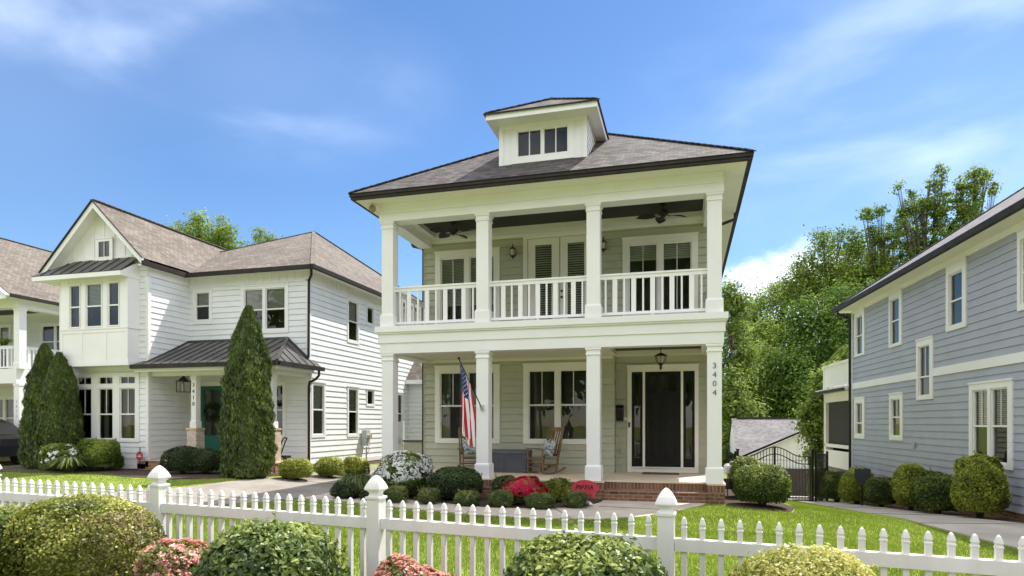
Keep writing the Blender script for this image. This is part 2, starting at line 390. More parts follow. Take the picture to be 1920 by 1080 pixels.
# dirt splashed on the lower part of the vinyl fence
vt = M['vinyl'].node_tree; vb = vt.nodes['Principled BSDF']; vsrc = vb.inputs['Base Color'].links[0].from_socket
vc = vt.nodes.new('ShaderNodeTexCoord'); vm = vt.nodes.new('ShaderNodeMapping'); vm.inputs['Scale'].default_value = (14, 14, 3.2); vn = vt.nodes.new('ShaderNodeTexNoise'); vn.inputs['Scale'].default_value = 1; vn.inputs['Detail'].default_value = 8; vn.inputs['Roughness'].default_value = .7
vt.links.new(vc.outputs['Object'], vm.inputs[0]); vt.links.new(vm.outputs[0], vn.inputs['Vector'])
vr = vt.nodes.new('ShaderNodeMapRange'); vr.inputs[1].default_value = .50; vr.inputs[2].default_value = .72; vr.inputs[4].default_value = .75; vt.links.new(vn.outputs[0], vr.inputs[0])
vs_ = vt.nodes.new('ShaderNodeSeparateXYZ'); vt.links.new(vc.outputs['Object'], vs_.inputs[0]); vz = vt.nodes.new('ShaderNodeMapRange'); vz.inputs[1].default_value = .82; vz.inputs[2].default_value = .35; vt.links.new(vs_.outputs[2], vz.inputs[0])
vmul = vt.nodes.new('ShaderNodeMath'); vmul.operation = 'MULTIPLY'; vt.links.new(vr.outputs[0], vmul.inputs[0]); vt.links.new(vz.outputs[0], vmul.inputs[1])
vx = vt.nodes.new('ShaderNodeMixRGB'); vt.links.new(vmul.outputs[0], vx.inputs[0]); vt.links.new(vsrc, vx.inputs[1]); vx.inputs[2].default_value = (.36, .28, .22, 1); vt.links.new(vx.outputs[0], vb.inputs['Base Color'])

# windows ------------------------------------------------------------------
def window(parent, F, trim, units, mid=None, munt=0, blind=None, casing='white', sash='vinyl', name='window', depth=.7, curtain=False, nproud=.035):
    """trim=(u0,u1,z0,z1) outer casing; units=[(u0,u1,z0,z1)] glass; mid=meeting rail z; blind=fraction lowered"""
    mb = MB(); hol = [(a-.035, b+.035, c-.035, d+.035) for a, b, c, d in units]
    mb.plate(F, trim, hol, -.05, nproud)
    mb.fbox(F, trim[0]-.015, trim[1]+.015, nproud-.03, nproud+.02, trim[3]-.03, trim[3]+.012)
    w = mb.build(name, casing, parent)
    ms = MB(); mi = MB(); mbl = MB()
    for (a, b, c, d) in units:
        h = [(a, b, c, d)] if mid is None or not c < mid < d else [(a, b, c, mid-.022), (a, b, mid+.022, d)]
        ms.plate(F, (a-.037, b+.037, c-.037, d+.037), h, -.05, .004)
        if mid is not None and c < mid < d: ms.fbox(F, a-.03, b+.03, .004, .012, mid-.024, mid+.01)
        if munt:
            zz = mid if mid is not None and c < mid < d else c
            for k in range(munt): u = a+(b-a)*(k+1)/(munt+1); ms.fbox(F, u-.009, u+.009, -.02, -.006, zz, d)
        P = F.pt; e = .034
        for q in ([P(a-e, -.055, c-e), P(a-e, -depth, c-e), P(a-e, -depth, d+e), P(a-e, -.055, d+e)], [P(b+e, -.055, c-e), P(b+e, -.055, d+e), P(b+e, -depth, d+e), P(b+e, -depth, c-e)],
                  [P(a-e, -depth, c-e), P(b+e, -depth, c-e), P(b+e, -depth, d+e), P(a-e, -depth, d+e)], [P(a-e, -.055, c-e), P(b+e, -.055, c-e), P(b+e, -depth, c-e), P(a-e, -depth, c-e)],
                  [P(a-e, -.055, d+e), P(a-e, -depth, d+e), P(b+e, -depth, d+e), P(b+e, -.055, d+e)]): mi.face(q)
        if blind:
            zb = d-(d-c)*blind; z = d
            while z > zb:
                mbl.hexa([P(a-.01, -.100, z-.034), P(b+.01, -.100, z-.034), P(b+.01, -.086, z-.034), P(a-.01, -.086, z-.034), P(a-.01, -.092, z-.006), P(b+.01, -.092, z-.006), P(b+.01, -.089, z-.006), P(a-.01, -.089, z-.006)]); z -= .042
            mbl.fbox(F, a-.01, b+.01, -.11, -.08, zb-.03, zb)
        if curtain:
            n = 10
            for s0, s1 in ((a-.02, a+(b-a)*.3), (b-(b-a)*.3, b+.02)):
                for k in range(n):
                    p, q = s0+(s1-s0)*k/n, s0+(s1-s0)*(k+1)/n
                    n0, n1 = -.2-.03*(k % 2), -.2-.03*((k+1) % 2); mbl.face([P(p, n0, c), P(q, n1, c), P(q, n1, d), P(p, n0, d)])
    s_ = ms.build('sash', sash, w); mi.build('room_behind', 'inter', w)
    mg = MB()
    for (a, b, c, d) in units: mg.face([F.pt(a-.005, -.03, c-.005), F.pt(b+.005, -.03, c-.005), F.pt(b+.005, -.03, d+.005), F.pt(a-.005, -.03, d+.005)])
    mg.build('pane', 'glass', w)
    if mbl.f: mbl.build('curtain' if curtain and not blind else 'blind', 'curtain' if curtain and not blind else 'blind', w)
    return w
def hole(t, e=.03): return (t[0]+e, t[1]-e, t[2]+e, t[3]-e)

# foliage ------------------------------------------------------------------
def leafobj(name, pos, nrm, length, width, tint, material, parent=None, droop=.0):
    n = len(pos); nrm = nrm/np.linalg.norm(nrm, axis=1, keepdims=True)
    t = rng.normal(size=(n, 3)); t -= nrm*np.sum(t*nrm, 1, keepdims=True); t /= np.linalg.norm(t, axis=1, keepdims=True)+1e-9
    b = np.cross(nrm, t)
    l = (length*(.65+.7*rng.random(n)))[:, None]; w = (width*(.7+.6*rng.random(n)))[:, None]
    v = np.empty((n, 4, 3)); v[:, 0] = pos-t*l/2; v[:, 1] = pos+b*w/2+nrm*w*.15; v[:, 2] = pos+t*l/2-nrm*l*droop; v[:, 3] = pos-b*w/2+nrm*w*.15
    return rawleaf(name, v, tint, material, parent)
def rawleaf(name, v, tint, material, parent=None):
    n, k = v.shape[:2]
    if parent is not None:
        root = parent
        while root.parent is not None: root = root.parent
        if root.name not in LOCAL:
            mi = np.array(rootmat(root).inverted()); v = v@mi[:3, :3].T+mi[:3, 3]
    me = bpy.data.meshes.new(name); me.vertices.add(n*k); me.loops.add(n*k); me.polygons.add(n)
    me.vertices.foreach_set('co', v.reshape(-1).astype('f')); me.loops.foreach_set('vertex_index', np.arange(n*k, dtype='i'))
    me.polygons.foreach_set('loop_start', np.arange(0, n*k, k, dtype='i')); me.polygons.foreach_set('loop_total', np.full(n, k, 'i'))
    a = me.attributes.new('tint', 'FLOAT', 'FACE'); a.data.foreach_set('value', np.clip(tint, 0, 1).astype('f'))
    me.update(calc_edges=True); me.materials.append(material)
    o = bpy.data.objects.new(name, me); C.objects.link(o)
    if parent is not None: o.parent = parent
    return o
def rdir(n):
    d = rng.normal(size=(n, 3)); return d/np.linalg.norm(d, axis=1, keepdims=True)
def lump(d, amp, seed, fr=3.):
    r = np.random.default_rng(seed); o = np.zeros(len(d))
    for k in range(7): w = r.normal(size=3)*fr; o += np.sin(d@w+r.random()*6.3)
    return 1+amp*o/2.6
def shrub(name, label, cat, c, rad, n, leaf, material, group=None, amp=.07, tipbias=.25, ls=1.6, ztrunk=True, flower=None, fr=3., seed=0, zmin=None):
    """rounded shrub: centre c is ground point; rad=(rx,ry,height)"""
    x, y, z0 = c; rx, ry, h = rad
    root = thing(name, label, cat, (x, y, z0), 0, group)
    d = rdir(n); d[:, 2] = np.where(d[:, 2] < -.75, -d[:, 2], d[:, 2])
    shell = .80+.20*rng.random(n)**.5; shell = np.where(rng.random(n) < .06, shell+.05, shell)
    L_ = lump(d, amp, seed+11, fr)
    cz = z0+h*.52
    # superellipse for clipped look
    q = np.sign(d)*np.abs(d)**.82; q /= (np.sum(np.abs(q)**2.4, 1)**(1/2.4))[:, None]
    p = q*np.array([rx, ry, h*.50])*(shell*L_)[:, None]+np.array([x, y, cz])
    p[:, 2] = np.maximum(p[:, 2], z0+.03+.04*rng.random(n))
    ns = max(12, n//220); si = rng.integers(0, n, ns); si = si[d[si, 2] > -.2]; k7 = 7
    sd_ = d[si]+.35*rdir(len(si))+np.array([0, 0, .35]); sd_ /= np.linalg.norm(sd_, axis=1, keepdims=True); ln_ = leaf*ls*(.5+1.3*rng.random(len(si)))
    sp_ = (p[si][:, None, :]+sd_[:, None, :]*(ln_[:, None]*np.linspace(.1, 1, k7)[None, :])[:, :, None]+rng.normal(size=(len(si), k7, 3))*leaf*.35).reshape(-1, 3)
    p = np.concatenate([p, sp_]); d = np.concatenate([d, np.repeat(sd_, k7, 0)]); shell = np.concatenate([shell, np.ones(len(sp_))]); n = len(p)
    nrm = d+.75*rdir(n); lum = lump(d, .45, seed+5, 4.)-1
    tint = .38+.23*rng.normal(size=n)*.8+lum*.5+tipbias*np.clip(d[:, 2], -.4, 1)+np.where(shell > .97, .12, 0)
    leafobj('foliage', p, nrm, leaf*ls, leaf, tint, material, root)
    # twiggy core
    mb = MB()
    for k in range(14):
        a = rng.random()*6.28; r_ = .75*rng.random()**.5
        mb.tube([(x+.04*math.cos(a), y+.04*math.sin(a), z0-.05), (x+rx*.4*r_*math.cos(a), y+ry*.4*r_*math.sin(a), z0+h*.35), (x+rx*.8*r_*math.cos(a+.3), y+ry*.8*r_*math.sin(a+.3), z0+h*.75)], [.02, .012, .005], 5)
    k0 = 10; rings = []
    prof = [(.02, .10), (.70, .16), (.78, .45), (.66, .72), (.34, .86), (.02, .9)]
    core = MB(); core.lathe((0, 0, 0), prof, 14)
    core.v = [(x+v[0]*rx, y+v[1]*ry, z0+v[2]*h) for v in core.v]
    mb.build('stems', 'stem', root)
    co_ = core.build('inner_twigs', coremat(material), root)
    if flower:
        fm, fn, fs, zlo = flower; d = rdir(fn); d[:, 2] = np.abs(d[:, 2])*.9+zlo*0; d /= np.linalg.norm(d, axis=1, keepdims=True)
        low = rng.random(fn) < .25; d[low, 2] *= -.3
        keep = lump(d, .9, seed+3, 9.) > zlo; d = d[keep]
        m = len(d); k = 5
        pc = d*np.array([rx, ry, h*.5])*(1.02+.05*rng.random((m, 1)))*lump(d, amp, seed+11, fr)[:, None]+np.array([x, y, cz])
        vs = []; ts = []
        for j in range(k):
            ang = j*2*math.pi/k+rng.random(m)*.5
            nn = d+.45*rdir(m); nn /= np.linalg.norm(nn, axis=1, keepdims=True)
            t = np.cross(nn, rdir(m)); t /= np.linalg.norm(t, axis=1, keepdims=True); b = np.cross(nn, t)
            dr = t*np.cos(ang)[:, None]+b*np.sin(ang)[:, None]; pr_ = np.cross(nn, dr)
            v = np.empty((m, 4, 3)); v[:, 0] = pc; v[:, 1] = pc+dr*fs*.6+pr_*fs*.38+nn*fs*.2; v[:, 2] = pc+dr*fs+nn*fs*.1; v[:, 3] = pc+dr*fs*.6-pr_*fs*.38+nn*fs*.2
            vs.append(v); ts.append(.2+.7*rng.random(m))
        rawleaf('blossoms', np.concatenate(vs), np.concatenate(ts), fm, root)
    return root
_cm = {}
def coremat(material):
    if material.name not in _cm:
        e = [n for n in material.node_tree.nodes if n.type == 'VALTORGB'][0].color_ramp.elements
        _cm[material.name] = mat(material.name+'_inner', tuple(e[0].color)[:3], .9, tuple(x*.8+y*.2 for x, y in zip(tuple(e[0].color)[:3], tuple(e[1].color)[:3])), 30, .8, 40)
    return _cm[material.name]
def tuft(name, label, cat, c, r, h, n, material, group=None, w=.012):
    root = thing(name, label, cat, c, 0, group)
    a = rng.random(n)*6.283; s = rng.random(n)**.6; lean = r*(.3+.95*s); hh = h*(1.02-.22*s)*(.8+.4*rng.random(n))
    bx = np.stack([np.cos(a), np.sin(a), 0*a], 1); side = np.stack([-np.sin(a+.4*rng.normal(size=n)), np.cos(a), 0*a], 1)
    base = np.array(c)+bx*(.18*r*rng.random((n, 1)))
    mid_ = base+bx*(lean*.62)[:, None]+np.array([0, 0, 1])*hh[:, None]*.95; tip = base+bx*lean[:, None]*1.05+np.array([0, 0, 1])*hh[:, None]*(1.05-.62*s[:, None])
    v1 = np.stack([base-side*w/2, base+side*w/2, mid_+side*w/2, mid_-side*w/2], 1); v2 = np.stack([mid_-side*w/2, mid_+side*w/2, tip+side*w*.1, tip-side*w*.1], 1)
    t = .45+.25*rng.normal(size=n)
    rawleaf('leaves', np.concatenate([v1, v2]), np.concatenate([t, t+.1]), material, root)
    return root
def arbor(name, label, c, h, prof, n, material, group, seed=1, lobes=((0, 0, 1, 1),)):
    """columnar evergreen; lobes: (dx,dy,scale,height factor)"""
    root = thing(name, label, 'tree', c, 0, group); allp = []; alln = []; allt = []; tr = MB(); core = MB()
    pz = np.array([p[0] for p in prof]); pr = np.array([p[1] for p in prof])
    for li, (dx, dy, sc, hf) in enumerate(lobes):
        m = int(n*sc); t = rng.random(m); t = t**.85; a = rng.random(m)*6.283
        Rr = np.interp(t, pz, pr)*sc
        dd = np.stack([np.cos(a), np.sin(a), (t-.5)*4], 1)
        rr = Rr*(.80+.22*rng.random(m))*lump(dd, .10, seed+li, 3.5)*(1+.05*np.sin(t*70+a*5))
        p = np.stack([c[0]+dx+rr*np.cos(a), c[1]+dy+rr*np.sin(a), c[2]+.05+t*h*hf], 1)
        nn = np.stack([np.cos(a), np.sin(a), .1+0*a], 1)+.5*rdir(m)
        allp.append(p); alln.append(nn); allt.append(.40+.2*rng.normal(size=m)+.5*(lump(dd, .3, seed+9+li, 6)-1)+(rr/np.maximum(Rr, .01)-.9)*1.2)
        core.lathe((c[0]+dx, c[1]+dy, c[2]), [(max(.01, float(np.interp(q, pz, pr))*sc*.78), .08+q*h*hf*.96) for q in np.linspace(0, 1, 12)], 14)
        tr.tube([(c[0]+dx*.5, c[1]+dy*.5, c[2]-.1), (c[0]+dx, c[1]+dy, c[2]+.5), (c[0]+dx, c[1]+dy, c[2]+h*hf*.9)], [.09, .07, .015], 7)
    p = np.concatenate(allp); nn = np.concatenate(alln); tt = np.concatenate(allt); m = len(p)
    nn /= np.linalg.norm(nn, axis=1, keepdims=True)
    up = np.array([0, 0, 1.])+.45*rdir(m)+nn*.5; up -= nn*np.sum(up*nn, 1, keepdims=True); up /= np.linalg.norm(up, axis=1, keepdims=True)
    b = np.cross(nn, up); l = (.095*(.6+.8*rng.random(m)))[:, None]; w = (.042*(.7+.6*rng.random(m)))[:, None]
    v = np.stack([p-up*l*.5, p+b*w*.5, p+up*l*.6+nn*.02, p-b*w*.5], 1)
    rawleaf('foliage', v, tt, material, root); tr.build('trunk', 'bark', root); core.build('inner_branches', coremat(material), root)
    return root
def tree(name, label, base, clumps, n, leaf, material, group='trees beyond the houses', trunkr=.25, sig=.42, ncl=90, up=.2, seed=0, gaps=.0, fill=.75, cat='tree'):
    """clumps: [(centre Vector, rx, rz)]; leaves gather in many small twig clusters"""
    root = thing(name, label, cat, base, 0, group); base = Vector(base)
    w = np.array([(c[1]**2)*c[2] for c in clumps])**.72; w /= w.sum(); P = []; T = []; NN = []
    tr = MB(); top = max(c[0].z for c in clumps); axis = sum((c[0] for c in clumps), Vector())/len(clumps)
    trunk_top = Vector((axis.x, axis.y, max(base.z+1., min(axis.z, top))))
    tp = [base-Vector((0, 0, .5)), base.lerp(trunk_top, .35)+Vector((.15, .1, 0)), base.lerp(trunk_top, .7), trunk_top]
    tr.tube(tp, [trunkr*1.25, trunkr, trunkr*.7, trunkr*.45], 8)
    for ci, (c, rx, rz) in enumerate(clumps):
        k = max(5, int(ncl*w[ci]*2)); d = rdir(k); rad = fill*.55+(1.03-fill*.55)*rng.random(k)**.55
        cc = np.array(c)+d*np.array([rx, rx, rz])*(rad*lump(d, .16, seed+ci*3, 2.5))[:, None]
        m = max(20, int(n*w[ci]/k)); s = sig*(.6+.8*rng.random(k))
        pp = cc[:, None, :]+rng.normal(size=(k, m, 3))*s[:, None, None]*np.array([1, 1, .75]); ct = rng.normal(size=(k, 1))*.13
        hgt = (pp[:, :, 2]-(cc[:, 2]-0)[:, None])/sig
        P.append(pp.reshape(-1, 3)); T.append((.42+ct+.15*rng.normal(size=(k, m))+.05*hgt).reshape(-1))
        NN.append(((pp-np.array(c)).reshape(-1, 3)/max(rx, .1)+np.array([0, 0, .5])+1.0*rdir(k*m)))
        a = base.lerp(trunk_top, .35+.5*random.random()); cv = Vector(c)
        midp = a.lerp(cv, .55)+Vector((0, 0, rz*.15))
        tr.tube([a, midp, cv+Vector((0, 0, rz*.4))], [trunkr*.4, trunkr*.22, .02], 6)
        for j in rng.choice(k, min(k, 9), replace=False):
            tr.tube([midp.lerp(cv, .5*random.random()), (midp+Vector(cc[j]))/2+Vector((0, 0, .1)), Vector(cc[j])], [trunkr*.14+.02, .025, .008], 5)
    P = np.concatenate(P); T = np.concatenate(T); NN = np.concatenate(NN)
    leafobj('crown', P, NN, leaf*1.5, leaf, T, material, root, droop=.1); tr.build('trunk', 'bark', root)
    return root

# ================================================================ terrain and paving
def sm(a, b, x): t = min(1, max(0, (x-a)/(b-a))); return t*t*(3-2*t)
def g(x, y):
    z = .2*sm(-9.7, -12.2, x)*sm(11.5, 15.2, y)*(1-sm(-22.9, -24.6, x))
    z += -.25*sm(1, 4.5, x)*sm(7, 12, y)
    z += -.085*min(max(y-14.5, 0), 26)*sm(1.0, 2.8, x)
    return z
def grid_sheet(xs, ys, name, material, off=0):
    nx, ny = len(xs), len(ys); v = [(x, y, g(x, y)+off) for y in ys for x in xs]
    f = [(j*nx+i, j*nx+i+1, (j+1)*nx+i+1, (j+1)*nx+i) for j in range(ny-1) for i in range(nx-1)]
    mb = MB(); mb.v = v; mb.f = f; mb.m = [0]*len(f); return mb.build(name, material)
M['lawn'] = mat('lawn_soil_and_turf', (.13, .18, .022), .95, (.24, .29, .045), 2.2, .6, 90, detail=9)
tag(grid_sheet([-900, -400, -160, -80]+[x*.5 for x in range(-100, 41)]+[30, 50, 90, 180, 420, 900],
               [-300, -100, -30]+[y*.5 for y in range(-20, 101)]+[60, 80, 120, 220, 500, 1200], 'ground', 'lawn'), kind='structure')
def sheet(name, A, B, material, off, n=26, m=6, thick=0):
    """sheet between two polylines, draped on the ground"""
    def res(P, n):
        P = [Vector(p) for p in P]; d = [0]
        for i in range(1, len(P)): d.append(d[-1]+(P[i]-P[i-1]).length)
        out = []
        for k in range(n):
            t = d[-1]*k/(n-1); i = 1
            while i < len(P)-1 and d[i] < t: i += 1
            out.append(P[i-1].lerp(P[i], (t-d[i-1])/max(1e-6, d[i]-d[i-1])))
        return out
    a, b = res(A, n), res(B, n); mb = MB()
    V = [[a[i].lerp(b[i], j/m) for j in range(m+1)] for i in range(n)]
    P = lambda p, o: (p.x, p.y, g(p.x, p.y)+o)
    for i in range(n-1):
        for j in range(m): mb.face([P(V[i][j], off), P(V[i+1][j], off), P(V[i+1][j+1], off), P(V[i][j+1], off)])
        for j in (0, m): mb.face([P(V[i][j], -.1), P(V[i+1][j], -.1), P(V[i+1][j], off), P(V[i][j], off)])
    for i in (0, n-1):
        for j in range(m): mb.face([P(V[i][j], -.1), P(V[i][j+1], -.1), P(V[i][j+1], off), P(V[i][j], off)])
    o = mb.build(name, material); return tag(o, kind='structure')
# front walk: curves from the steps to the shared drive
sheet('path', [(.44, 14.02), (.30, 13.6), (-.15, 12.75), (-.75, 11.75), (-1.5, 11.25), (-2.4, 11.1), (-3.6, 11.15), (-5.5, 11.75), (-7.1, 12.4), (-8.6, 12.7)],
      [(-1.75, 14.02), (-1.72, 13.95), (-1.8, 13.4), (-2.1, 12.75), (-2.5, 12.45), (-3.0, 12.3), (-3.8, 12.2), (-5.6, 12.85), (-7.1, 13.45), (-8.6, 13.9)], 'conc', .02, 46)
sheet('driveway', [(-9.2, 30), (-9.3, 18.6), (-8.6, 15.5), (-8.3, 13.2), (-8.7, 11.7), (-10.3, 10.4), (-13, 9.1), (-20, 7.2), (-34, 5.0)],
      [(-11.2, 30), (-11.1, 18.9), (-11.2, 16), (-11.9, 13.4), (-13.2, 12.3), (-15.2, 11.5), (-18, 10.8), (-24, 9.6), (-34, 8.0)], 'drive', .024, 60)
sheet('driveway', [(3.8, 24.6), (4.15, 17), (4.35, 14.2), (5.04, 11.4), (5.9, 9.3), (7.2, 7.2)], [(5.5, 25.0), (5.95, 17.5), (6.3, 14.6), (6.95, 11.9), (7.9, 9.8), (9.2, 7.8)], 'walkr', .02, 40)
sheet('driveway', [(2.2, 25), (2.4, 30), (3, 36)], [(5.5, 25.2), (5.8, 30), (7, 36)], 'walkr', .018, 20)
tag(MB().box(-60, 40, -1.6, .9, -.1, .05).build('sidewalk', 'walkr'), kind='structure')
M['asphalt'] = mat('asphalt', (.07, .07, .07), .9, (.11, .108, .105), 20, .3, 80)
tag(MB().box(-90, 60, -12.5, -3.4, -.3, -.03).build('road', 'asphalt'), kind='structure'); tag(MB().box(-90, 60, -3.4, -3.2, -.3, .06).build('kerb', 'conc'), kind='structure')
jn = MB()
for a_, b_ in (((-1.70, 12.95), (-.10, 12.72)), ((-2.52, 12.44), (-1.95, 11.18)), ((-4.1, 12.22), (-3.95, 11.25)), ((-6.3, 13.1), (-6.35, 12.15)), ((-8.62, 15.5), (-11.2, 15.6)), ((-9.1, 18.6), (-11.05, 18.7)), ((4.2, 16.6), (6.05, 17.0)), ((4.35, 14.0), (6.4, 14.4)), ((5.1, 11.2), (7.0, 11.7)), ((4.0, 20), (5.75, 20.3))):
    jn.bar((*a_, g(*a_)+.0225), (*b_, g(*b_)+.0225), .014, .006)
tag(jn.build('path', mat('joint_filler', (.07, .06, .05), .95)), kind='structure')
# mulch beds
sheet('planting_bed', [(-8.3, 13.95), (-7.2, 13.48), (-5.6, 12.88), (-3.8, 12.23), (-3.0, 12.33), (-2.5, 12.48), (-2.1, 12.78), (-1.8, 13.43), (-1.74, 14.0)],
      [(-8.3, 16.6), (-7.3, 16.6), (-7.2, 14.1), (-5.5, 14.1), (-4.5, 14.1), (-3.5, 14.1), (-2.6, 14.1), (-2.0, 14.1), (-1.76, 14.1)], 'mortar', .035, 40)
sheet('planting_bed', [(-13, 2.4), (-8, 2.2), (-2, 1.6), (6, .8)], [(-13, 5.35), (-7.4, 5.05), (-2, 4.68), (6, 4.2)], 'mortar', .02, 30)
sheet('planting_bed', [(.82, 13.8), (1.3, 13.4), (2.0, 13.55), (2.25, 14.6)], [(.82, 17), (1.2, 17.4), (1.7, 17.2), (2.1, 16.2)], 'mortar', .012, 12)
sheet('planting_bed', [(5.55, 25), (6.05, 17.5), (6.4, 14.6), (7.1, 11.6), (8.3, 9)], [(6.3, 26.6), (6.9, 17.5), (7.1, 14.6), (7.6, 11.6), (8.8, 9)], 'mortar', .012, 26)
sheet('planting_bed', [(-24.6, 15.6), (-22, 15.0), (-19, 14.9), (-17, 15.1), (-15.5, 14.6), (-13.5, 14.3), (-11.9, 15.0), (-11.4, 16.5), (-11.5, 20), (-11.5, 24)],
      [(-24.6, 19), (-22, 18.6), (-20, 16.75), (-17, 16.75), (-15.5, 16.9), (-13.5, 16.9), (-12.1, 16.9), (-12.0, 18.5), (-12.0, 20), (-12.0, 24)], 'mortar', .015, 36)

# grass blades
def grass_field(name, regions, material, h, w):
    V = []; T = []
    for (inside, x0, x1, y0, y1, dens) in regions:
        n = int((x1-x0)*(y1-y0)*dens); x = x0+(x1-x0)*rng.random(n); y = y0+(y1-y0)*rng.random(n)
        k = np.array([inside(a, b) for a, b in zip(x, y)]); x = x[k]; y = y[k]; n = len(x)
        z = np.array([g(a, b) for a, b in zip(x, y)]); a = rng.random(n)*6.283; hh = h*(.45+.9*rng.random(n)); sc = w*(.7+.8*rng.random(n))
        patch = np.sin(x*1.3+np.sin(y*.9)*2)*np.sin(y*1.7+x*.4)
        lean = .5*hh*rng.random(n); la = rng.random(n)*6.283
        b = np.stack([x, y, z-.005], 1); s = np.stack([np.cos(a)*sc, np.sin(a)*sc, 0*a], 1)
        tip = b+np.stack([np.cos(la)*lean, np.sin(la)*lean, hh], 1)
        V.append(np.stack([b-s, b+s, tip], 1)); T.append(.46+.17*rng.normal(size=n)+.13*patch+.12*np.sin(x*4.1+2*np.sin(y*3.3))*np.sin(y*3.7+x))
    o = rawleaf(name, np.concatenate(V), np.concatenate(T), material); return tag(o, 'short bright green lawn grass behind the white picket fence', 'grass', kind='stuff')
def poly_in(P):
    def f(x, y):
        c = False; j = len(P)-1
        for i in range(len(P)):
            xi, yi = P[i]; xj, yj = P[j]
            if (yi > y) != (yj > y) and x < (xj-xi)*(y-yi)/(yj-yi)+xi: c = not c
            j = i
        return c
    return f
WALKN = [(.46, 14.0), (.33, 13.6), (-.12, 12.72), (-.72, 11.7), (-1.5, 11.2), (-2.4, 11.05), (-3.6, 11.1), (-5.5, 11.7), (-7.1, 12.35), (-8.4, 12.6)]
near = poly_in(WALKN+[(-8.75, 11.6), (-10.3, 10.3), (-13, 9.0), (-13, 5.2), (-7.4, 5.1), (-2, 4.7), (6, 4.2), (7.1, 7.2), (5.8, 9.3), (4.95, 11.4), (4.28, 14.2), (4.05, 17), (3.7, 24.8), (2.7, 24.8), (2.25, 14.6), (2.05, 13.45), (1.3, 13.3), (.8, 13.8)])
farl = poly_in([(-11.3, 17), (-12.0, 13.4), (-13.3, 12.35), (-15.2, 11.6), (-18, 10.9), (-24, 9.7), (-30, 9), (-30, 30), (-24.7, 30), (-24.7, 16.5), (-22, 15.8), (-19, 15.65), (-17, 15.5), (-15.5, 14.5), (-13.5, 14.2), (-11.85, 14.9)])
midl = poly_in([(-8.35, 14.1), (-8.65, 15.5), (-9.25, 18.6), (-9.1, 26), (-7.5, 26), (-7.5, 16.7), (-8.3, 16.7)])
grass_field('grass', [(near, -9, 3.5, 4.5, 10.5, 1500), (near, -13, 6.5, 7, 25, 650), (near, -5, 4.5, 10.3, 15, 900), (farl, -30, -11, 10, 24, 330), (midl, -9.6, -7.5, 13.5, 26, 500)], LM['grass'], .048, .0065)
sheet('path', [(5.9, 25.2), (6.4, 27)], [(6.9, 25.2), (6.9, 27)], 'conc', .01, 3)

# ================================================================ white picket fence
fence = thing('picket_fence', 'long white vinyl picket fence with gothic post caps running across the front lawn', 'fence', (-2.57, 4.99, 0))
p1, p3 = Vector((-5.0, 5.15)), Vector((-.136, 4.833)); fd = (p3-p1)/2; posts = [p1+fd*k for k in (-1, 0, 1, 2, 3)]
fu = fd.normalized(); fang = math.atan2(fu.y, fu.x); fnrm = Vector((fu.y, -fu.x))
ptop = lambda k: 1.287-.03*k-1.287
for k, p in enumerate(posts):
    dz = -.03*(k-1)
    post = MB().sqlathe((p.x, p.y, 0), [(.059, -.2), (.059, 1.09+dz)], fang).build('post', 'vinyl', fence)
    cp = MB(); cp.sqlathe((p.x, p.y, 1.09+dz), [(.069, -.004), (.069, .014), (.050, .018), (.042, .034), (.044, .05), (.060, .066), (.073, .074), (.0745, .082), (.069, .100), (.056, .130), (.040, .158), (.022, .182), (.006, .196)], fang)
    cp.build('post_cap', 'vinyl', post)
picket0 = None
for k in range(4):
    a, b = posts[k], posts[k+1]; dz0, dz1 = -.03*(k-1), -.03*k
    for z0, z1 in ((.83, .92), (.12, .21)):
        r = MB(); o = fnrm*.035; q = fu*.062; A, B = a+q, b-q
        r.hexa([(A.x+o.x, A.y+o.y, z0+dz0), (B.x+o.x, B.y+o.y, z0+dz1), (B.x-o.x, B.y-o.y, z0+dz1), (A.x-o.x, A.y-o.y, z0+dz0),
                (A.x+o.x, A.y+o.y, z1+dz0), (B.x+o.x, B.y+o.y, z1+dz1), (B.x-o.x, B.y-o.y, z1+dz1), (A.x-o.x, A.y-o.y, z1+dz0)])
        r.build('rail', 'vinyl', fence)
    L_ = (b-a).length; sp = (L_-.127)/18
    for j in range(18):
        s = .0635+sp*(j+.5); p = a+fu*s; dz = dz0+(dz1-dz0)*s/L_
        hw = .0188
        mb = MB(); mb.sqlathe((p.x, p.y, 0), [(hw, .04+dz), (hw, .992+dz), (hw+.003, .996+dz), (hw+.003, 1.006+dz), (hw-.001, 1.010+dz), (hw-.001, 1.022+dz), (hw+.003, 1.028+dz), (hw-.001, 1.046+dz), (.011, 1.070+dz), (.002, 1.082+dz)], fang)
        mb.build('picket', 'vinyl', fence)

# ================================================================ main house
main = thing('house', 'two storey sage green house with white columned double porch and charcoal roof, numbered 3404', 'house', (-3.19, 14.1, 0))
XL, XR, YW, YB = -7.05, .68, 16.6, 28.0
def col(X, z0, z1, Y=14.15, w=.295, parent=main, base=.33, m='white'):
    c = MB(); cx, cy = X+w/2, Y+w/2; h = w/2
    c.sqlathe((cx, cy, 0), [(h+.032, z0), (h+.032, z0+base-.03), (h+.022, z0+base), (h, z0+base+.012), (h, z1-.17), (h+.02, z1-.165), (h+.02, z1-.14), (h+.006, z1-.13), (h+.006, z1-.06), (h+.03, z1-.05), (h+.03, z1+.003)])
    return c.build('column', m, parent)
colX = (-7.13, -4.71, -2.125, .449)
for X in colX: lastcol = col(X, .43, 3.392)
lettering('3404', .17, front(14.15), .597, .006, 2.92, mat('brushed_steel', (.16, .16, .165), .5), lastcol, vertical=True, step=.19, sx=1.05)
for X in colX: col(X, 4.04, 6.592, base=.30)
for Y in (): pass
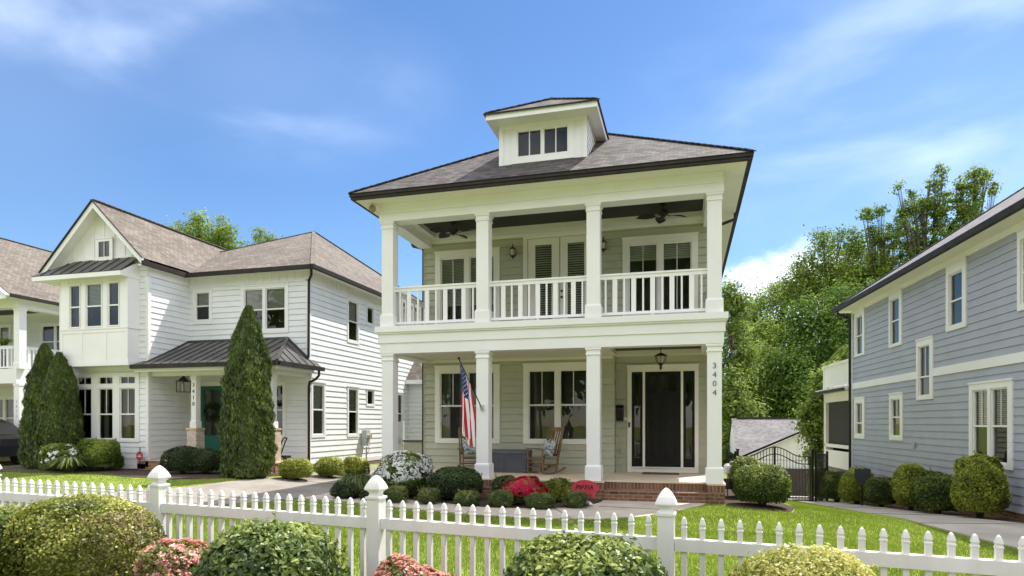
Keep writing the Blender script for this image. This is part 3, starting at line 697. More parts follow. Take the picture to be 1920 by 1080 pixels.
# foundation, floor and steps
fb = MB(); fb.box(-7.2, -1.72, 14.08, 14.34, -.3, .395); fb.box(.44, .80, 14.06, 14.4, -.3, .395); fb.box(-7.2, -7.0, 14.34, 16.62, -.3, .395); fb.box(.6, .8, 14.4, 16.62, -.3, .395)
fb.box(-1.72, .44, 14.33, 14.5, -.3, .395); fb.box(-7.0, .62, YW+.03, YB-.03, -1.6, .33)
fb.build('foundation', 'brick', main)
so_ = MB(); so_.box(-7.215, -1.70, 14.066, 14.09, .215, .405)
fl = MB(); fl.box(-7.22, .82, 14.30, 16.98, .395, .43); fl.box(-7.22, -1.72, 14.055, 14.30, .395, .43); fl.box(.44, .82, 14.045, 14.30, .395, .43)
fl.build('porch_floor', 'floor', main)
st = MB(); st.box(-1.715, .435, 14.04, 14.33, -.1, .205); st.build('step', 'brick', main)
tr_ = MB(); tr_.box(-1.715, .435, 14.02, 14.33, .205, .226); tr_.build('step_tread', 'brick', main)
# soldier course along the porch edge
M['soldier'] = brickmat('soldier_brick', (.14, .062, .036), (.25, .12, .07), (.30, .25, .19), .075, .24, .008, bumpd=.015)
sd = MB(); sd.box(-7.207, -1.725, 14.068, 14.082, .20, .394); sd.box(.437, .807, 14.050, 14.062, .20, .394); sd.box(-1.718, .436, 14.318, 14.334, .226, .394)
sd.build('soldier_course', 'soldier', main)
# walls with windows
WL1 = (-6.725, -4.85, 1.157, 3.295); WL2 = (-4.193, -2.32, 1.157, 3.295); DR = (-1.466, .325, .435, 3.212)
UL = (-6.72, -4.852, 4.42, 6.465); UR = (-1.56, .305, 4.42, 6.465); FD = (-4.195, -2.195, 4.03, 6.72)
w = MB(); w.siding(front(YW), XL, -1.76, .43, 3.46, [hole(WL1), hole(WL2)]); w.build('wall', 'sage', main)
w = MB(); w.siding(front(16.95), -1.76, XR, .43, 3.46, [hole(DR)]); w.siding(right(-1.76), YW, 16.95, .43, 3.62); w.build('wall', 'sage', main)
w = MB(); w.siding(front(YW), XL, XR, 4.0, 6.80, [hole(UL), hole(UR), hole(FD)]); w.build('wall', 'sage', main)
w = MB(); w.siding(left(XL), -YB, -YW, .0, 7.0); w.build('wall', 'sage', main)
w = MB(); w.siding(right(XR), YW, YB, -.9, 7.0); w.build('wall', 'sage', main)
w = MB(); w.siding(back(YB), -XR, -XL, -1.0, 7.0); w.build('wall', 'sage', main)
ct = MB()
for X in (XL, ): ct.box(X-.02, X+.012, YW-.026, YW+.08, .2, 7.0)
ct.build('corner_trim', 'sage', main)
F = front(YW)
window(main, F, WL1, [(-6.548, -5.86, 1.292, 3.08), (-5.72, -5.034, 1.292, 3.08)], 2.185, 1, curtain=True, casing='cream')
window(main, F, WL2, [(-4.021, -3.35, 1.292, 3.084), (-3.172, -2.504, 1.292, 3.084)], 2.19, 1, casing='cream')
window(main, F, UL, [(-6.526, -5.883, 4.58, 6.24), (-5.682, -5.036, 4.58, 6.24)], None, 1, blind=.75, casing='cream')
window(main, F, UR, [(-1.372, -.717, 4.58, 6.247), (-.526, .122, 4.58, 6.247)], None, 1, blind=.2, casing='cream')
# french doors upstairs
d = MB(); d.plate(F, FD, [(-4.075, -2.325, 4.0, 6.635)], -.03, .04); fr = d.build('door_frame', 'cream', main)
for a, b, ga, gb in ((-4.065, -3.21, -3.864, -3.42), (-3.19, -2.335, -2.99, -2.55)):
    d = MB(); d.plate(F, (a, b, 4.03, 6.625), [(ga, gb, 4.26, 6.45)], -.04, .015); dr = d.build('door', 'cream', main)
    q = MB(); q.face([F.pt(ga, -.01, 4.26), F.pt(gb, -.01, 4.26), F.pt(gb, -.01, 6.45), F.pt(ga, -.01, 6.45)]); q.build('pane', 'glass', dr)
    q = MB(); z = 6.45
    while z > 4.3: q.hexa([F.pt(ga, -.070, z-.034), F.pt(gb, -.070, z-.034), F.pt(gb, -.045, z-.034), F.pt(ga, -.045, z-.034), F.pt(ga, -.060, z-.006), F.pt(gb, -.060, z-.006), F.pt(gb, -.055, z-.006), F.pt(ga, -.055, z-.006)]); z -= .062
    q.build('blind', 'blind', dr)
    q = MB(); q.face([F.pt(ga, -.12, 4.2), F.pt(gb, -.12, 4.2), F.pt(gb, -.12, 6.5), F.pt(ga, -.12, 6.5)]); q.build('room_behind', 'inter', dr)
    if a > -3.2:
        q = MB()
        for z in (5.19, 5.03): q.tube([F.pt(-3.14, .015, z), F.pt(-3.14, .06, z)], [.02, .033], 10)
        q.build('door_knob', 'black', dr)
# front door with sidelights
F2 = front(16.95)
d = MB(); d.plate(F2, DR, [(-1.355, -1.072, .575, 3.045), (-1.012, -.112, .575, 3.045), (-.052, .232, .575, 3.045)], -.06, .045); d.fbox(F2, -1.48, .34, .03, .07, 3.19, 3.225); d.fbox(F2, -1.36, .24, .03, .075, .545, .572)
dframe = d.build('door_frame', 'cream', main)
for a, b in ((-1.355, -1.072), (-.052, .232)):
    d = MB(); d.plate(F2, (a, b, .575, 3.045), [(a+.065, b-.065, .80, 2.96)], -.05, .01); sdl = d.build('sidelight', 'doorblk', main)
    q = MB(); q.face([F2.pt(a+.06, -.02, .79), F2.pt(b-.06, -.02, .79), F2.pt(b-.06, -.02, 2.97), F2.pt(a+.06, -.02, 2.97)]); q.build('pane', 'glass', sdl)
    q = MB(); q.face([F2.pt(a, -.5, .5), F2.pt(b, -.5, .5), F2.pt(b, -.5, 3.1), F2.pt(a, -.5, 3.1)]); q.build('room_behind', 'inter', sdl)
d = MB(); a, b = -1.005, -.119
d.plate(F2, (a, b, .58, 3.04), [(a+.10, b-.10, 2.53, 2.95), (a+.13, a+.40, .80, 2.30), (b-.40, b-.13, .80, 2.30)], -.05, .0)
for p in (a+.13, b-.40): d.plate(F2, (p, p+.27, .80, 2.30), [], -.03, -.022); d.plate(F2, (p+.05, p+.22, .85, 2.25), [], -.03, -.008)
d.fbox(F2, a+.06, b-.06, 0, .02, 2.44, 2.47)
for k in (1, 2): u = a+.10+(b-a-.20)*k/3; d.fbox(F2, u-.018, u+.018, -.04, .0, 2.53, 2.95)
door = d.build('door', 'doorblk', main)
q = MB(); q.face([F2.pt(a+.1, -.02, 2.5), F2.pt(b-.1, -.02, 2.5), F2.pt(b-.1, -.02, 2.97), F2.pt(a+.1, -.02, 2.97)]); q.build('pane', 'glass', door)
q = MB(); q.face([F2.pt(a, -.5, 2.4), F2.pt(b, -.5, 2.4), F2.pt(b, -.5, 3.0), F2.pt(a, -.5, 3.0)]); q.build('room_behind', 'inter', door)
q = MB(); q.fbox(F2, a+.055, a+.075, .03, .045, 1.45, 1.70); q.tube([F2.pt(a+.065, 0, 1.47), F2.pt(a+.065, .04, 1.47)], .01, 8); q.tube([F2.pt(a+.065, 0, 1.68), F2.pt(a+.065, .04, 1.68)], .01, 8); q.lathe(F2.pt(a+.065, .01, 1.80), [(.025, -.02), (.025, .02)], 8); q.build('door_handle', 'bronze', door)
# porch structure
b_ = MB(); b_.box(-7.18, .79, 14.11, 14.49, 6.59, 6.775); b_.box(-7.165, .775, 14.085, 14.49, 6.775, 7.0)
b_.box(-7.18, -6.82, 14.49, YW, 6.59, 7.0); b_.box(.43, .79, 14.49, YW, 6.59, 7.0); b_.build('upper_beam', 'white', main)
b_ = MB(); b_.box(-7.17, .785, 14.12, 14.48, 3.39, 3.643); b_.box(-7.205, .815, 14.095, 14.48, 3.643, 3.86); b_.box(-7.23, .84, 14.06, 14.48, 3.86, 3.90); b_.box(-7.26, .87, 14.03, 14.48, 3.90, 4.04)
for x0, x1, s in ((-7.17, -6.85, -1), (.465, .785, 1)):
    b_.box(x0, x1, 14.48, YW, 3.39, 3.643)
    b_.box(x0-(.035 if s < 0 else -.03), x1+(.03 if s > 0 else -.035), 14.48, YW, 3.643, 3.9); b_.box(x0-(.09 if s < 0 else -.05), x1+(.085 if s > 0 else -.05), 14.48, YW, 3.9, 4.04)
b_.build('lower_beam', 'white', main)
b_ = MB(); b_.box(-6.9, .5, 14.48, YW+.02, 3.96, 4.0); b_.build('balcony_floor', 'grey', main)
# ceilings with trays
c_ = MB(); FT = lambda z: z
def ceil(mb, x0, x1, y0, y1, z, tx0, tx1, ty0, ty1, zt):
    for (a, b, c, d) in ((x0, x1, y0, ty0), (x0, x1, ty1, y1), (x0, tx0, ty0, ty1), (tx1, x1, ty0, ty1)): mb.face([(a, c, z), (a, d, z), (b, d, z), (b, c, z)])
    mb.face([(tx0, ty0, z), (tx1, ty0, z), (tx1, ty0, zt), (tx0, ty0, zt)]); mb.face([(tx0, ty1, z), (tx0, ty1, zt), (tx1, ty1, zt), (tx1, ty1, z)])
    mb.face([(tx0, ty0, z), (tx0, ty0, zt), (tx0, ty1, zt), (tx0, ty1, z)]); mb.face([(tx1, ty0, z), (tx1, ty1, z), (tx1, ty1, zt), (tx1, ty0, zt)])
ceil(c_, -6.85, .46, 14.45, YW, 6.76, -6.55, .40, 14.7, 16.15, 6.87)
cr = .04
c_.box(-6.55-cr, .40+cr, 16.15, 16.15+cr, 6.73, 6.76); c_.box(-6.6, -6.55, 14.7, 16.15, 6.735, 6.76); c_.box(-6.82, .43, YW-.06, YW-.005, 6.69, 6.76)
c_.build('balcony_ceiling', 'soff', main)
c_ = MB(); c_.box(-6.545, .395, 14.705, 16.145, 6.865, 6.885)
for k in range(46): x = -6.5+k*.15; c_.box(x, x+.006, 14.71, 16.14, 6.861, 6.866)
c_.build('ceiling_boards', 'dwood', main)
c_ = MB(); ceil(c_, -6.87, .5, 14.45, YW, 3.45, -1.72, .36, 14.75, 16.6-.001, 3.575)
c_.face([(-1.76, 16.6, 3.45), (-1.76, 16.95, 3.45), (XR, 16.95, 3.45), (XR, 16.6, 3.45)]); c_.box(-1.74, .38, 16.605, 16.64, 3.44, 3.6)
c_.box(-6.85, -1.8, YW-.05, YW-.004, 3.38, 3.45)
c_.build('porch_ceiling', 'soff', main)
c_ = MB(); c_.box(-1.715, .355, 14.755, 16.59, 3.57, 3.60); c_.build('ceiling_boards', 'dwood', main)
# soffit, gutter, roof
s_ = MB(); ox0, ox1, oy0, oy1 = -7.58, 1.21, 13.69, 28.45
s_.box(ox0, ox1, oy0, 14.086, 7.0, 7.03); s_.box(ox0, -7.05, 14.086, oy1, 7.0, 7.03); s_.box(.66, ox1, 14.086, oy1, 7.0, 7.03); s_.box(-7.05, .66, 14.086, 14.5, 7.0, 7.03); s_.box(-7.05, .66, YB-.05, oy1, 7.0, 7.03)
s_.box(-7.17, XL-.004, 16.6, 28.0, 6.72, 7.0); s_.box(XR+.004, .79, 16.6, 28.0, 6.72, 7.0)
s_.build('soffit', 'cream', main)
gt = MB(); gx0, gx1, gy0, gy1 = ox0-.11, ox1+.11, oy0-.11, oy1+.11
def gutter(mb, x0, x1, y0, y1, z, t=.12, h=.135):
    """ring gutter with a stepped face"""
    for (a, b, c, d) in ((x0, x1, y0, y0+t), (x0, x1, y1-t, y1), (x0, x0+t, y0+t, y1-t), (x1-t, x1, y0+t, y1-t)):
        mb.box(a, b, c, d, z+h*.45, z+h)
    q = .025
    for (a, b, c, d) in ((x0+q, x1-q, y0+q, y0+t), (x0+q, x1-q, y1-t, y1-q), (x0+q, x0+t, y0+t, y1-t), (x1-t, x1-q, y0+t, y1-t)): mb.box(a, b, c, d, z, z+h*.45)
gutter(gt, gx0, gx1, gy0, gy1, 7.005); gt.build('gutter', 'bronze', main)
def hip(mb, x0, x1, y0, y1, z, slope, front_hip=True, back_hip=True):
    hx = (x1-x0)/2; zr = z+hx*slope; xm = (x0+x1)/2
    A, B = (xm, y0+(hx if front_hip else 0), zr), (xm, y1-(hx if back_hip else 0), zr)
    mb.face([(x0, y0, z), (x1, y0, z), A]); mb.face([(x1, y0, z), (x1, y1, z), B, A]); mb.face([(x1, y1, z), (x0, y1, z), B]); mb.face([(x0, y1, z), (x0, y0, z), A, B])
    mb.face([(x0, y0, z-.02), (x0, y1, z-.02), (x1, y1, z-.02), (x1, y0, z-.02)])
    return A, B
def ridgecaps(mb, a, b, w=.13, n=None):
    a = Vector(a); b = Vector(b); L_ = (b-a).length; n = n or max(2, int(L_/.2)); d = (b-a)/n
    for k in range(n): p = a+d*k; mb.bar(p+Vector((0, 0, .012)), p+d*1.05+Vector((0, 0, .022)), w, .02)
r_ = MB(); e0 = (gx0-.01, gx1+.01, gy0-.01, gy1+.01)
A, B = hip(r_, *e0, 7.145, .66)
for p in ((e0[0], e0[2], 7.145), (e0[1], e0[2], 7.145)): ridgecaps(r_, p, A)
for p in ((e0[0], e0[3], 7.145), (e0[1], e0[3], 7.145)): ridgecaps(r_, p, B)
ridgecaps(r_, A, B); r_.build('roof', 'shdark', main)
# dormer
dm = MB(); Fd = front(14.66); X0, X1 = -4.30, -2.18; roofz = lambda y: 7.145+.66*(y-e0[2])
dm.plate(Fd, (X0, X1, 7.60, 8.90), [(-3.86, -2.62, 8.005, 8.635)], -.05, 0)
dm.plate(Fd, (-3.98, -2.50, 7.90, 8.72), [(-3.86, -2.62, 8.005, 8.635)], 0, .022)
for a, b, c, d in ((X0, X0+.10, 7.60, 8.90), (X1-.10, X1, 7.60, 8.90), (X0+.10, X1-.10, 8.72, 8.90)): dm.plate(Fd, (a, b, c, d), [], 0, .02)
dm.plate(Fd, (-4.0, -2.48, 7.862, 7.9), [], 0, .03)
yb = lambda z: e0[2]+(z-7.145)/.66
dm.siding(Fr((X1, 14.66), (0, 1), (1, 0)), 0, 1.95, 7.6, 8.85, lap=.16, out=.016)
dm.siding(Fr((X0, 14.66), (0, -1), (-1, 0)), -1.95, 0, 7.6, 8.85, lap=.16, out=.016)
dormer = dm.build('dormer', 'white', main)
q = MB(); q.plate(Fd, (-3.86, -2.62, 8.005, 8.635), [(-3.83, -3.285, 8.035, 8.605), (-3.195, -2.65, 8.035, 8.605)], -.04, .012)
for u in (-3.557, -2.922): q.fbox(Fd, u-.012, u+.012, -.02, .004, 8.03, 8.61)
q.build('dormer_sash', 'vinyl', dormer)
q = MB(); q.face([Fd.pt(-3.84, -.015, 8.02), Fd.pt(-2.64, -.015, 8.02), Fd.pt(-2.64, -.015, 8.62), Fd.pt(-3.84, -.015, 8.62)]); q.build('pane', 'glass', dormer)
q = MB(); q.face([Fd.pt(-3.9, -.5, 7.9), Fd.pt(-2.6, -.5, 7.9), Fd.pt(-2.6, -.5, 8.75), Fd.pt(-3.9, -.5, 8.75)]); q.build('room_behind', 'inter', dormer)
ex0, ex1, ey = -4.50, -1.90, 14.22
q = MB(); q.box(ex0+.03, ex1-.03, ey+.03, 16.25, 8.80, 8.83); q.box(ex0, ex1, ey, ey+.03, 8.775, 8.90); q.box(ex0, ex0+.03, ey+.03, 16.3, 8.775, 8.90); q.box(ex1-.03, ex1, ey+.03, 16.3, 8.775, 8.90)
q.build('dormer_eave', 'white', dormer)
q = MB(); xm = -3.2; hx = 1.33; ap = (xm, ey-.03+hx, 8.915+hx*.62); z0 = 8.915; yy = 19.5
q.face([(xm-hx, ey-.03, z0), (xm+hx, ey-.03, z0), ap]); q.face([(xm+hx, ey-.03, z0), (xm+hx, 17.0, z0), (xm, 18.2, ap[2]), ap]); q.face([(xm-hx, 17.0, z0), (xm-hx, ey-.03, z0), ap, (xm, 18.2, ap[2])])
q.face([(xm-hx, ey-.03, z0-.015), (xm-hx, 16.3, z0-.015), (xm+hx, 16.3, z0-.015), (xm+hx, ey-.03, z0-.015)])
ridgecaps(q, (xm-hx, ey-.03, z0), ap, .11); ridgecaps(q, (xm+hx, ey-.03, z0), ap, .11); q.build('dormer_roof', 'shdark', dormer)
q = MB()
for a, b in (((xm-hx, ey-.035, z0-.01), (xm+hx, ey-.035, z0-.01)), ((xm+hx, ey-.035, z0-.01), (xm+hx, 16.35, z0-.01)), ((xm-hx, ey-.035, z0-.01), (xm-hx, 16.35, z0-.01))): q.bar(a, b, .022, .03)
q.build('drip_edge', 'bronze', dormer)
# downspouts
q = MB(); q.tube([(-7.60, 17.0, 7.0), (-7.60, 17.0, 6.86), (-7.56, 16.98, 6.80), (-7.2, 16.78, 6.66), (-7.13, 16.72, 6.58), (-7.13, 16.70, .35), (-7.25, 16.6, .25)], .04, 8); q.build('downspout', 'bronze', main)
q = MB(); q.tube([(1.22, 17.0, 7.0), (1.20, 17.0, 6.85), (.80, 16.85, 6.68), (.76, 16.8, 6.6), (.76, 16.8, .3)], .04, 8); q.build('downspout', 'bronze', main)
# railings
def railing(a, b, nb, F_, parent, z=4.04, m='white'):
    r = MB(); 
    r.fbox(F_, a, b, -.045, .045, z+.945, z+.985); r.fbox(F_, a, b, -.025, .025, z+.865, z+.945); r.fbox(F_, a, b, -.03, .03, z+.07, z+.13)
    r.fbox(F_, (a+b)/2-.03, (a+b)/2+.03, -.02, .02, z, z+.07)
    o = r.build('railing', m, parent)
    for k in range(nb):
        u = a+(b-a)*(k+.55)/(nb+.1); wd = .019 if k % 2 == 0 else .052
        q = MB(); q.fbox(F_, u-wd, u+wd, -.018, .018, z+.13, z+.865); q.build('baluster', m, o)
FRr = front(14.30)
for i in range(3): railing(colX[i]+.295, colX[i+1], (9, 11, 11)[i], FRr, main)
railing(14.45, YW, 9, right(-7.0), main); railing(14.45, YW, 9, right(.60), main)
# wasp nest under the eave
q = MB(); q.lathe((-7.30, 14.0, 6.9), [(.01, .10), (.03, .07), (.075, .05), (.09, 0), (.07, -.06), (.02, -.09)], 10)
tag(q.build('wasp_nest', mat('paper_nest', (.24, .16, .09), .9, (.45, .36, .25), 30, .5, 60)), 'small brown nest under the left corner of the eave', 'nest')

# ---------------------------------------------------------------- porch things
def fan(x, y, label, rot):
    t = thing('ceiling_fan', label, 'ceiling fan', (x, y, 6.865), rot, 'ceiling fans over the balcony', local=True)
    MB().lathe((0, 0, 0), [(.07, 0), (.07, -.03), (.03, -.06), (.014, -.07), (.014, -.14)], 12).build('downrod', 'bronze', t)
    MB().lathe((0, 0, -.14), [(.03, 0), (.10, -.02), (.125, -.06), (.115, -.11), (.06, -.13), (.06, -.17), (.02, -.19)], 16).build('motor', 'bronze', t)
    for k in range(5):
        a = k*2*math.pi/5; q = MB(); n = 12; top = []; d = Vector((math.cos(a), math.sin(a), 0)); s = Vector((-math.sin(a), math.cos(a), 0))
        wv = [.02, .05, .09, .115, .13, .135, .135, .125, .105, .08, .045, .01]
        up_ = []; dn = []
        for i in range(n):
            r = .15+.47*i/(n-1); zc = -.27+.03*math.sin(i/(n-1)*3.1)
            for sg in (-1, 1): up_.append(d*r+s*sg*wv[i]*.9+Vector((0, 0, zc+sg*wv[i]*.22)))
        b = len(q.v); q.v += [tuple(p) for p in up_]+[tuple(p-Vector((0, 0, .008))) for p in up_]; m = len(up_)
        for i in range(n-1):
            j = b+2*i; q.f += [(j, j+1, j+3, j+2), (j+m, j+2+m, j+3+m, j+1+m), (j, j+2, j+2+m, j+m), (j+1, j+1+m, j+3+m, j+3)]; q.m += [0]*4
        q.f.append((b+2*n-2, b+2*n-1, b+2*n-1+m, b+2*n-2+m)); q.m.append(0)
        q.bar(d*.05+Vector((0, 0, -.25)), d*.19+Vector((0, 0, -.27)), .03, .008)
        q.build('blade', 'bronze', t)
fan(-.51, 15.4, 'dark ceiling fan with leaf shaped blades over the right bay of the balcony', .5)
fan(-5.75, 15.4, 'dark ceiling fan with leaf shaped blades over the left bay of the balcony', 1.3)
def sconce(x, label):
    t = thing('wall_lantern', label, 'wall lantern', (x, YW-.025, 6.26), 0, 'lanterns beside the french doors', local=True)
    MB().lathe((0, -.01, .03), [(.005, -.12), (.05, -.08), (.055, 0), (.045, .08), (.005, .12)], 10).build('backplate', 'bronzeL', t)
    MB().tube([(0, -.02, .06), (0, -.07, .16), (0, -.13, .18), (0, -.15, .14)], .009, 6).build('arm', 'bronzeL', t)
    MB().lathe((0, -.14, .0), [(.06, -.08), (.085, .07), (.085, .075)], 8).build('lantern_glass', 'frost', t)
    q = MB(); q.lathe((0, -.14, 0), [(.1, .075), (.1, .085), (.06, .12), (.03, .15), (.012, .17), (.02, .2), (.004, .24)], 8); q.lathe((0, -.14, 0), [(.015, -.17), (.02, -.13), (.065, -.09), (.067, -.078)], 8)
    for k in range(4): a = k*math.pi/2+.78; q.bar((.062*math.cos(a), -.14+.062*math.sin(a), -.08), (.088*math.cos(a), -.14+.088*math.sin(a), .075), .012)
    q.build('cage', 'bronzeL', t)
sconce(-4.445, 'dark wall lantern left of the balcony french doors'); sconce(-2.03, 'dark wall lantern half hidden by a column, right of the balcony french doors')
t = thing('pendant_lantern', 'bronze pendant lantern hanging over the front door', 'lantern', (-.57, 15.75, 3.568), 0, None, local=True)
MB().lathe((0, 0, 0), [(.065, 0), (.06, -.03), (.012, -.05), (.010, -.17)], 10).build('canopy', 'bronzeL', t)
MB().lathe((0, 0, -.17), [(.03, 0), (.15, -.06), (.155, -.08), (.12, -.085)], 8).build('cap', 'bronzeL', t)
MB().lathe((0, 0, -.17), [(.125, -.085), (.115, -.16), (.085, -.24), (.08, -.245)], 8).build('lantern_glass', 'frost', t)
q = MB(); q.lathe((0, 0, -.17), [(.09, -.24), (.05, -.28), (.02, -.33), (.035, -.36), (.004, -.42)], 8)
for k in range(8): a = k*math.pi/4; q.tube([(.128*math.cos(a), .128*math.sin(a), -.255), (.118*math.cos(a), .118*math.sin(a), -.33), (.088*math.cos(a), .088*math.sin(a), -.41)], .006, 5)
q.build('cage', 'bronzeL', t)
t = thing('mailbox', 'small black wall mailbox beside the front door', 'mailbox', (-1.70, 16.85, 1.97), 0, None, local=True)
q = MB(); prof = [(-.18, .02), (-.20, .05), (-.15, .085), (0, .12), (.14, .13), (.18, .09), (.20, .02)]
for i in range(len(prof)-1):
    (za, ra), (zb, rb) = prof[i], prof[i+1]
    q.hexa([(-.06, -ra, za), (.14, -ra, za), (.14, .07, za), (-.06, .07, za), (-.06, -rb, zb), (.14, -rb, zb), (.14, .07, zb), (-.06, .07, zb)])
q.build('box', 'black', t); MB().box(-.07, .15, -.125, .07, .195, .21).build('lid', 'black', t)
q = MB(); q.fbox(F2, -1.62, -1.475, .02, .032, 1.795, 1.86); pl = q.build('name_plaque', 'cream'); tag(pl, 'narrow pale plaque on the siding left of the front door', 'plaque')
q = MB(); q.fbox(F2, -1.435, -1.395, .045, .065, 1.60, 1.73); q.lathe(F2.pt(-1.415, .065, 1.62), [(.012, -.006), (.012, .006)], 8); tag(q.build('doorbell', 'black'), 'black doorbell on the trim left of the front door', 'doorbell')
q = MB(); q.box(-1.05, -.15, 16.25, 16.75, .431, .448); q.box(-1.02, -.18, 16.28, 16.72, .448, .452); tag(q.build('doormat', mat('coir_mat', (.10, .055, .03), .95, (.20, .12, .06), 40, .6, 80)), 'brown doormat in front of the black door', 'doormat')
q = MB(); q.fbox(front(YW), -1.70, -1.64, -.0, .03, .98, 1.10)
tag(MB().fbox(front(16.95), -1.63, -1.55, .02, .06, .92, 1.04).build('outlet_box', 'sage'), 'small sage outlet cover low on the wall left of the door', 'outlet')

def rocker(loc, rz, label, cushlabel):
    t = thing('rocking_chair', label, 'rocking chair', loc, rz, 'wooden rocking chairs on the porch', local=True)   # faces -y
    W_ = .29
    for s in (-1, 1):
        pts = [(s*W_, -.42+.9*k/10, .02+.10*((k-4.3)/5.)**2) for k in range(11)]
        q = MB()
        for a, b in zip(pts, pts[1:]): q.bar(a, b, .04, .035)
        q.build('rocker', 'wood', t)
        MB().tube([(s*W_, -.27, .07), (s*W_, -.27, .40), (s*W_, -.27, .62)], [.02, .024, .02], 8).build('leg', 'wood', t)
        MB().bar((s*W_*.98, .17, .06), (s*W_*.95, .44, 1.17), .042, .035).build('back_post', 'wood', t)
        q = MB(); q.bar((s*(W_+.01), -.34, .645), (s*(W_+.01), .30, .60), .085, .022); q.build('armrest', 'wood', t)
        q = MB()
        for z in (.16, .25): q.tube([(s*W_, -.27, z), (s*W_, .21+z*.2, z)], .012, 6)
        q.build('side_rung', 'wood', t)
    q = MB()
    for z in (.17, .28): q.tube([(-W_, -.27, z), (W_, -.27, z)], .012, 6)
    q.tube([(-W_, .22, .2), (W_, .22, .2)], .012, 6); q.build('front_rung', 'wood', t)
    q = MB()
    for k in range(9): y = -.30+k*.062; q.bar((-W_-.01, y, .40-.004*k), (W_+.01, y, .40-.004*k), .05, .02)
    q.bar((-W_, -.27, .375), (W_, -.27, .375), .03, .05); q.build('seat', 'wood', t)
    q = MB(); q.bar((-W_, .435, 1.12), (W_, .435, 1.12), .03, .11); q.bar((-W_, .27, .47), (W_, .27, .47), .03, .06)
    for k in range(6): x = -W_+.07+k*(2*W_-.14)/5; q.bar((x, .27, .49), (x, .43, 1.08), .045, .014, up=(0, 1, 0))
    q.build('backrest', 'wood', t)
    c = thing('throw_pillow', cushlabel, 'pillow', loc, rz, 'flowered pillows on the rocking chairs', local=True)
    q = MB(); n = 12; Wd, Hh, Th = .23, .21, .075
    cen = Vector((0, .17, .64)); nd = Vector((0, -.94, .28)).normalized(); ud = Vector((0, .28, .94)).normalized()
    for sgn in (1, -1):
        b = len(q.v)
        for j in range(n+1):
            for i in range(n+1):
                u, v = i/n*2-1, j/n*2-1; th = Th*max(0, (1-u**4)*(1-v**4))**.6; pin = 1-.08*(1-abs(u*v))
                p = cen+Vector((1, 0, 0))*u*Wd*pin+ud*v*Hh*pin+nd*th*sgn; q.v.append(tuple(p))
        for j in range(n):
            for i in range(n):
                a = b+j*(n+1)+i; fc = (a, a+1, a+n+2, a+n+1); q.f.append(fc if sgn > 0 else fc[::-1]); q.m.append(0)
    q.build('pillow_cover', 'cushion', c, smooth=True)
rocker((-3.47, 15.8, .43), R(-38), 'wooden rocking chair right of the grey storage box', 'flowered pillow on the rocking chair right of the storage box')
rocker((-5.42, 15.95, .43), R(30), 'wooden rocking chair behind the flag, left of the grey storage box', 'flowered pillow on the rocking chair behind the flag')
t = thing('deck_box', 'dark grey storage box with ribbed front between the rocking chairs', 'storage box', (-4.42, 16.1, .43), 0, None, local=True)
q = MB(); q.box(-.52, .52, -.24, .24, .01, .50)
for k in range(14): x = -.49+k*.072; q.box(x, x+.05, -.25, -.24, .05, .45)
q.build('box_body', 'boxgrey', t)
q = MB(); q.hexa([(-.55, -.27, .50), (.55, -.27, .50), (.55, .26, .50), (-.55, .26, .50), (-.52, -.24, .565), (.52, -.24, .565), (.52, .24, .585), (-.52, .24, .585)]); q.box(-.08, .08, -.285, -.27, .47, .53); q.build('lid', 'boxgrey', t)

# flag
t = thing('flag', 'striped flag with starred blue canton hanging limp from a pole on the porch column', 'flag', (-4.56, 14.13, 2.05))
P0, P1 = Vector((-4.56, 14.10, 2.06)), Vector((-4.62, 12.72, 3.06))
q = MB(); q.tube([P0, P1], .0135, 8); q.lathe(P1, [(.012, -.01), (.03, .01), (.03, .03), (.01, .05)], 10); q.build('pole', 'black', t)
q = MB(); q.box(-4.60, -4.52, 14.12, 14.148, 2.0, 2.13); q.bar(P0+Vector((0, .02, -.02)), P0.lerp(P1, .06), .034); q.tube([(-4.56, 14.13, 2.03), (-4.50, 14.10, 1.99), (-4.47, 14.1, 2.02)], .008, 5); q.build('bracket', 'grey', t)
hd = (P0-P1).normalized()
def fl_(s, tt):   # s along hoist 0..1 from tip down, tt along fly
    p = P1+hd*(.05+s*.82); drop = tt*1.5
    k = min(1, tt*2.2); amp = .075*k*(.6+.4*s)
    gather = 1-.42*min(1, tt*1.4)          # cloth pulls together as it hangs
    c0 = P1+hd*(.05+.40*.82); base = Vector((p.x, c0.y+(p.y-c0.y)*gather, p.z))
    base.x += .10*min(1, tt*1.6)*(s-.15)+.035*tt+amp*math.sin(s*13.5+tt*1.8)*.75; base.y += .05*math.cos(s*11+1.2*tt)*k
    base.z -= drop*(1-.06*s); return base
NS, NT = 78, 60; q = MB()
for j in range(NT+1):
    for i in range(NS+1): q.v.append(tuple(fl_(i/NS, j/NT)))
for j in range(NT):
    for i in range(NS):
        st_ = int((i+.5)/NS*13); mi = 2 if (st_ < 7 and (j+.5)/NT < .4) else (0 if st_ % 2 == 0 else 1)
        a = j*(NS+1)+i; q.f.append((a, a+1, a+NS+2, a+NS+1)); q.m.append(mi)
cloth = q.build('flag_cloth', ['red', 'fwhite', 'navy'], t, smooth=True)
q = MB()
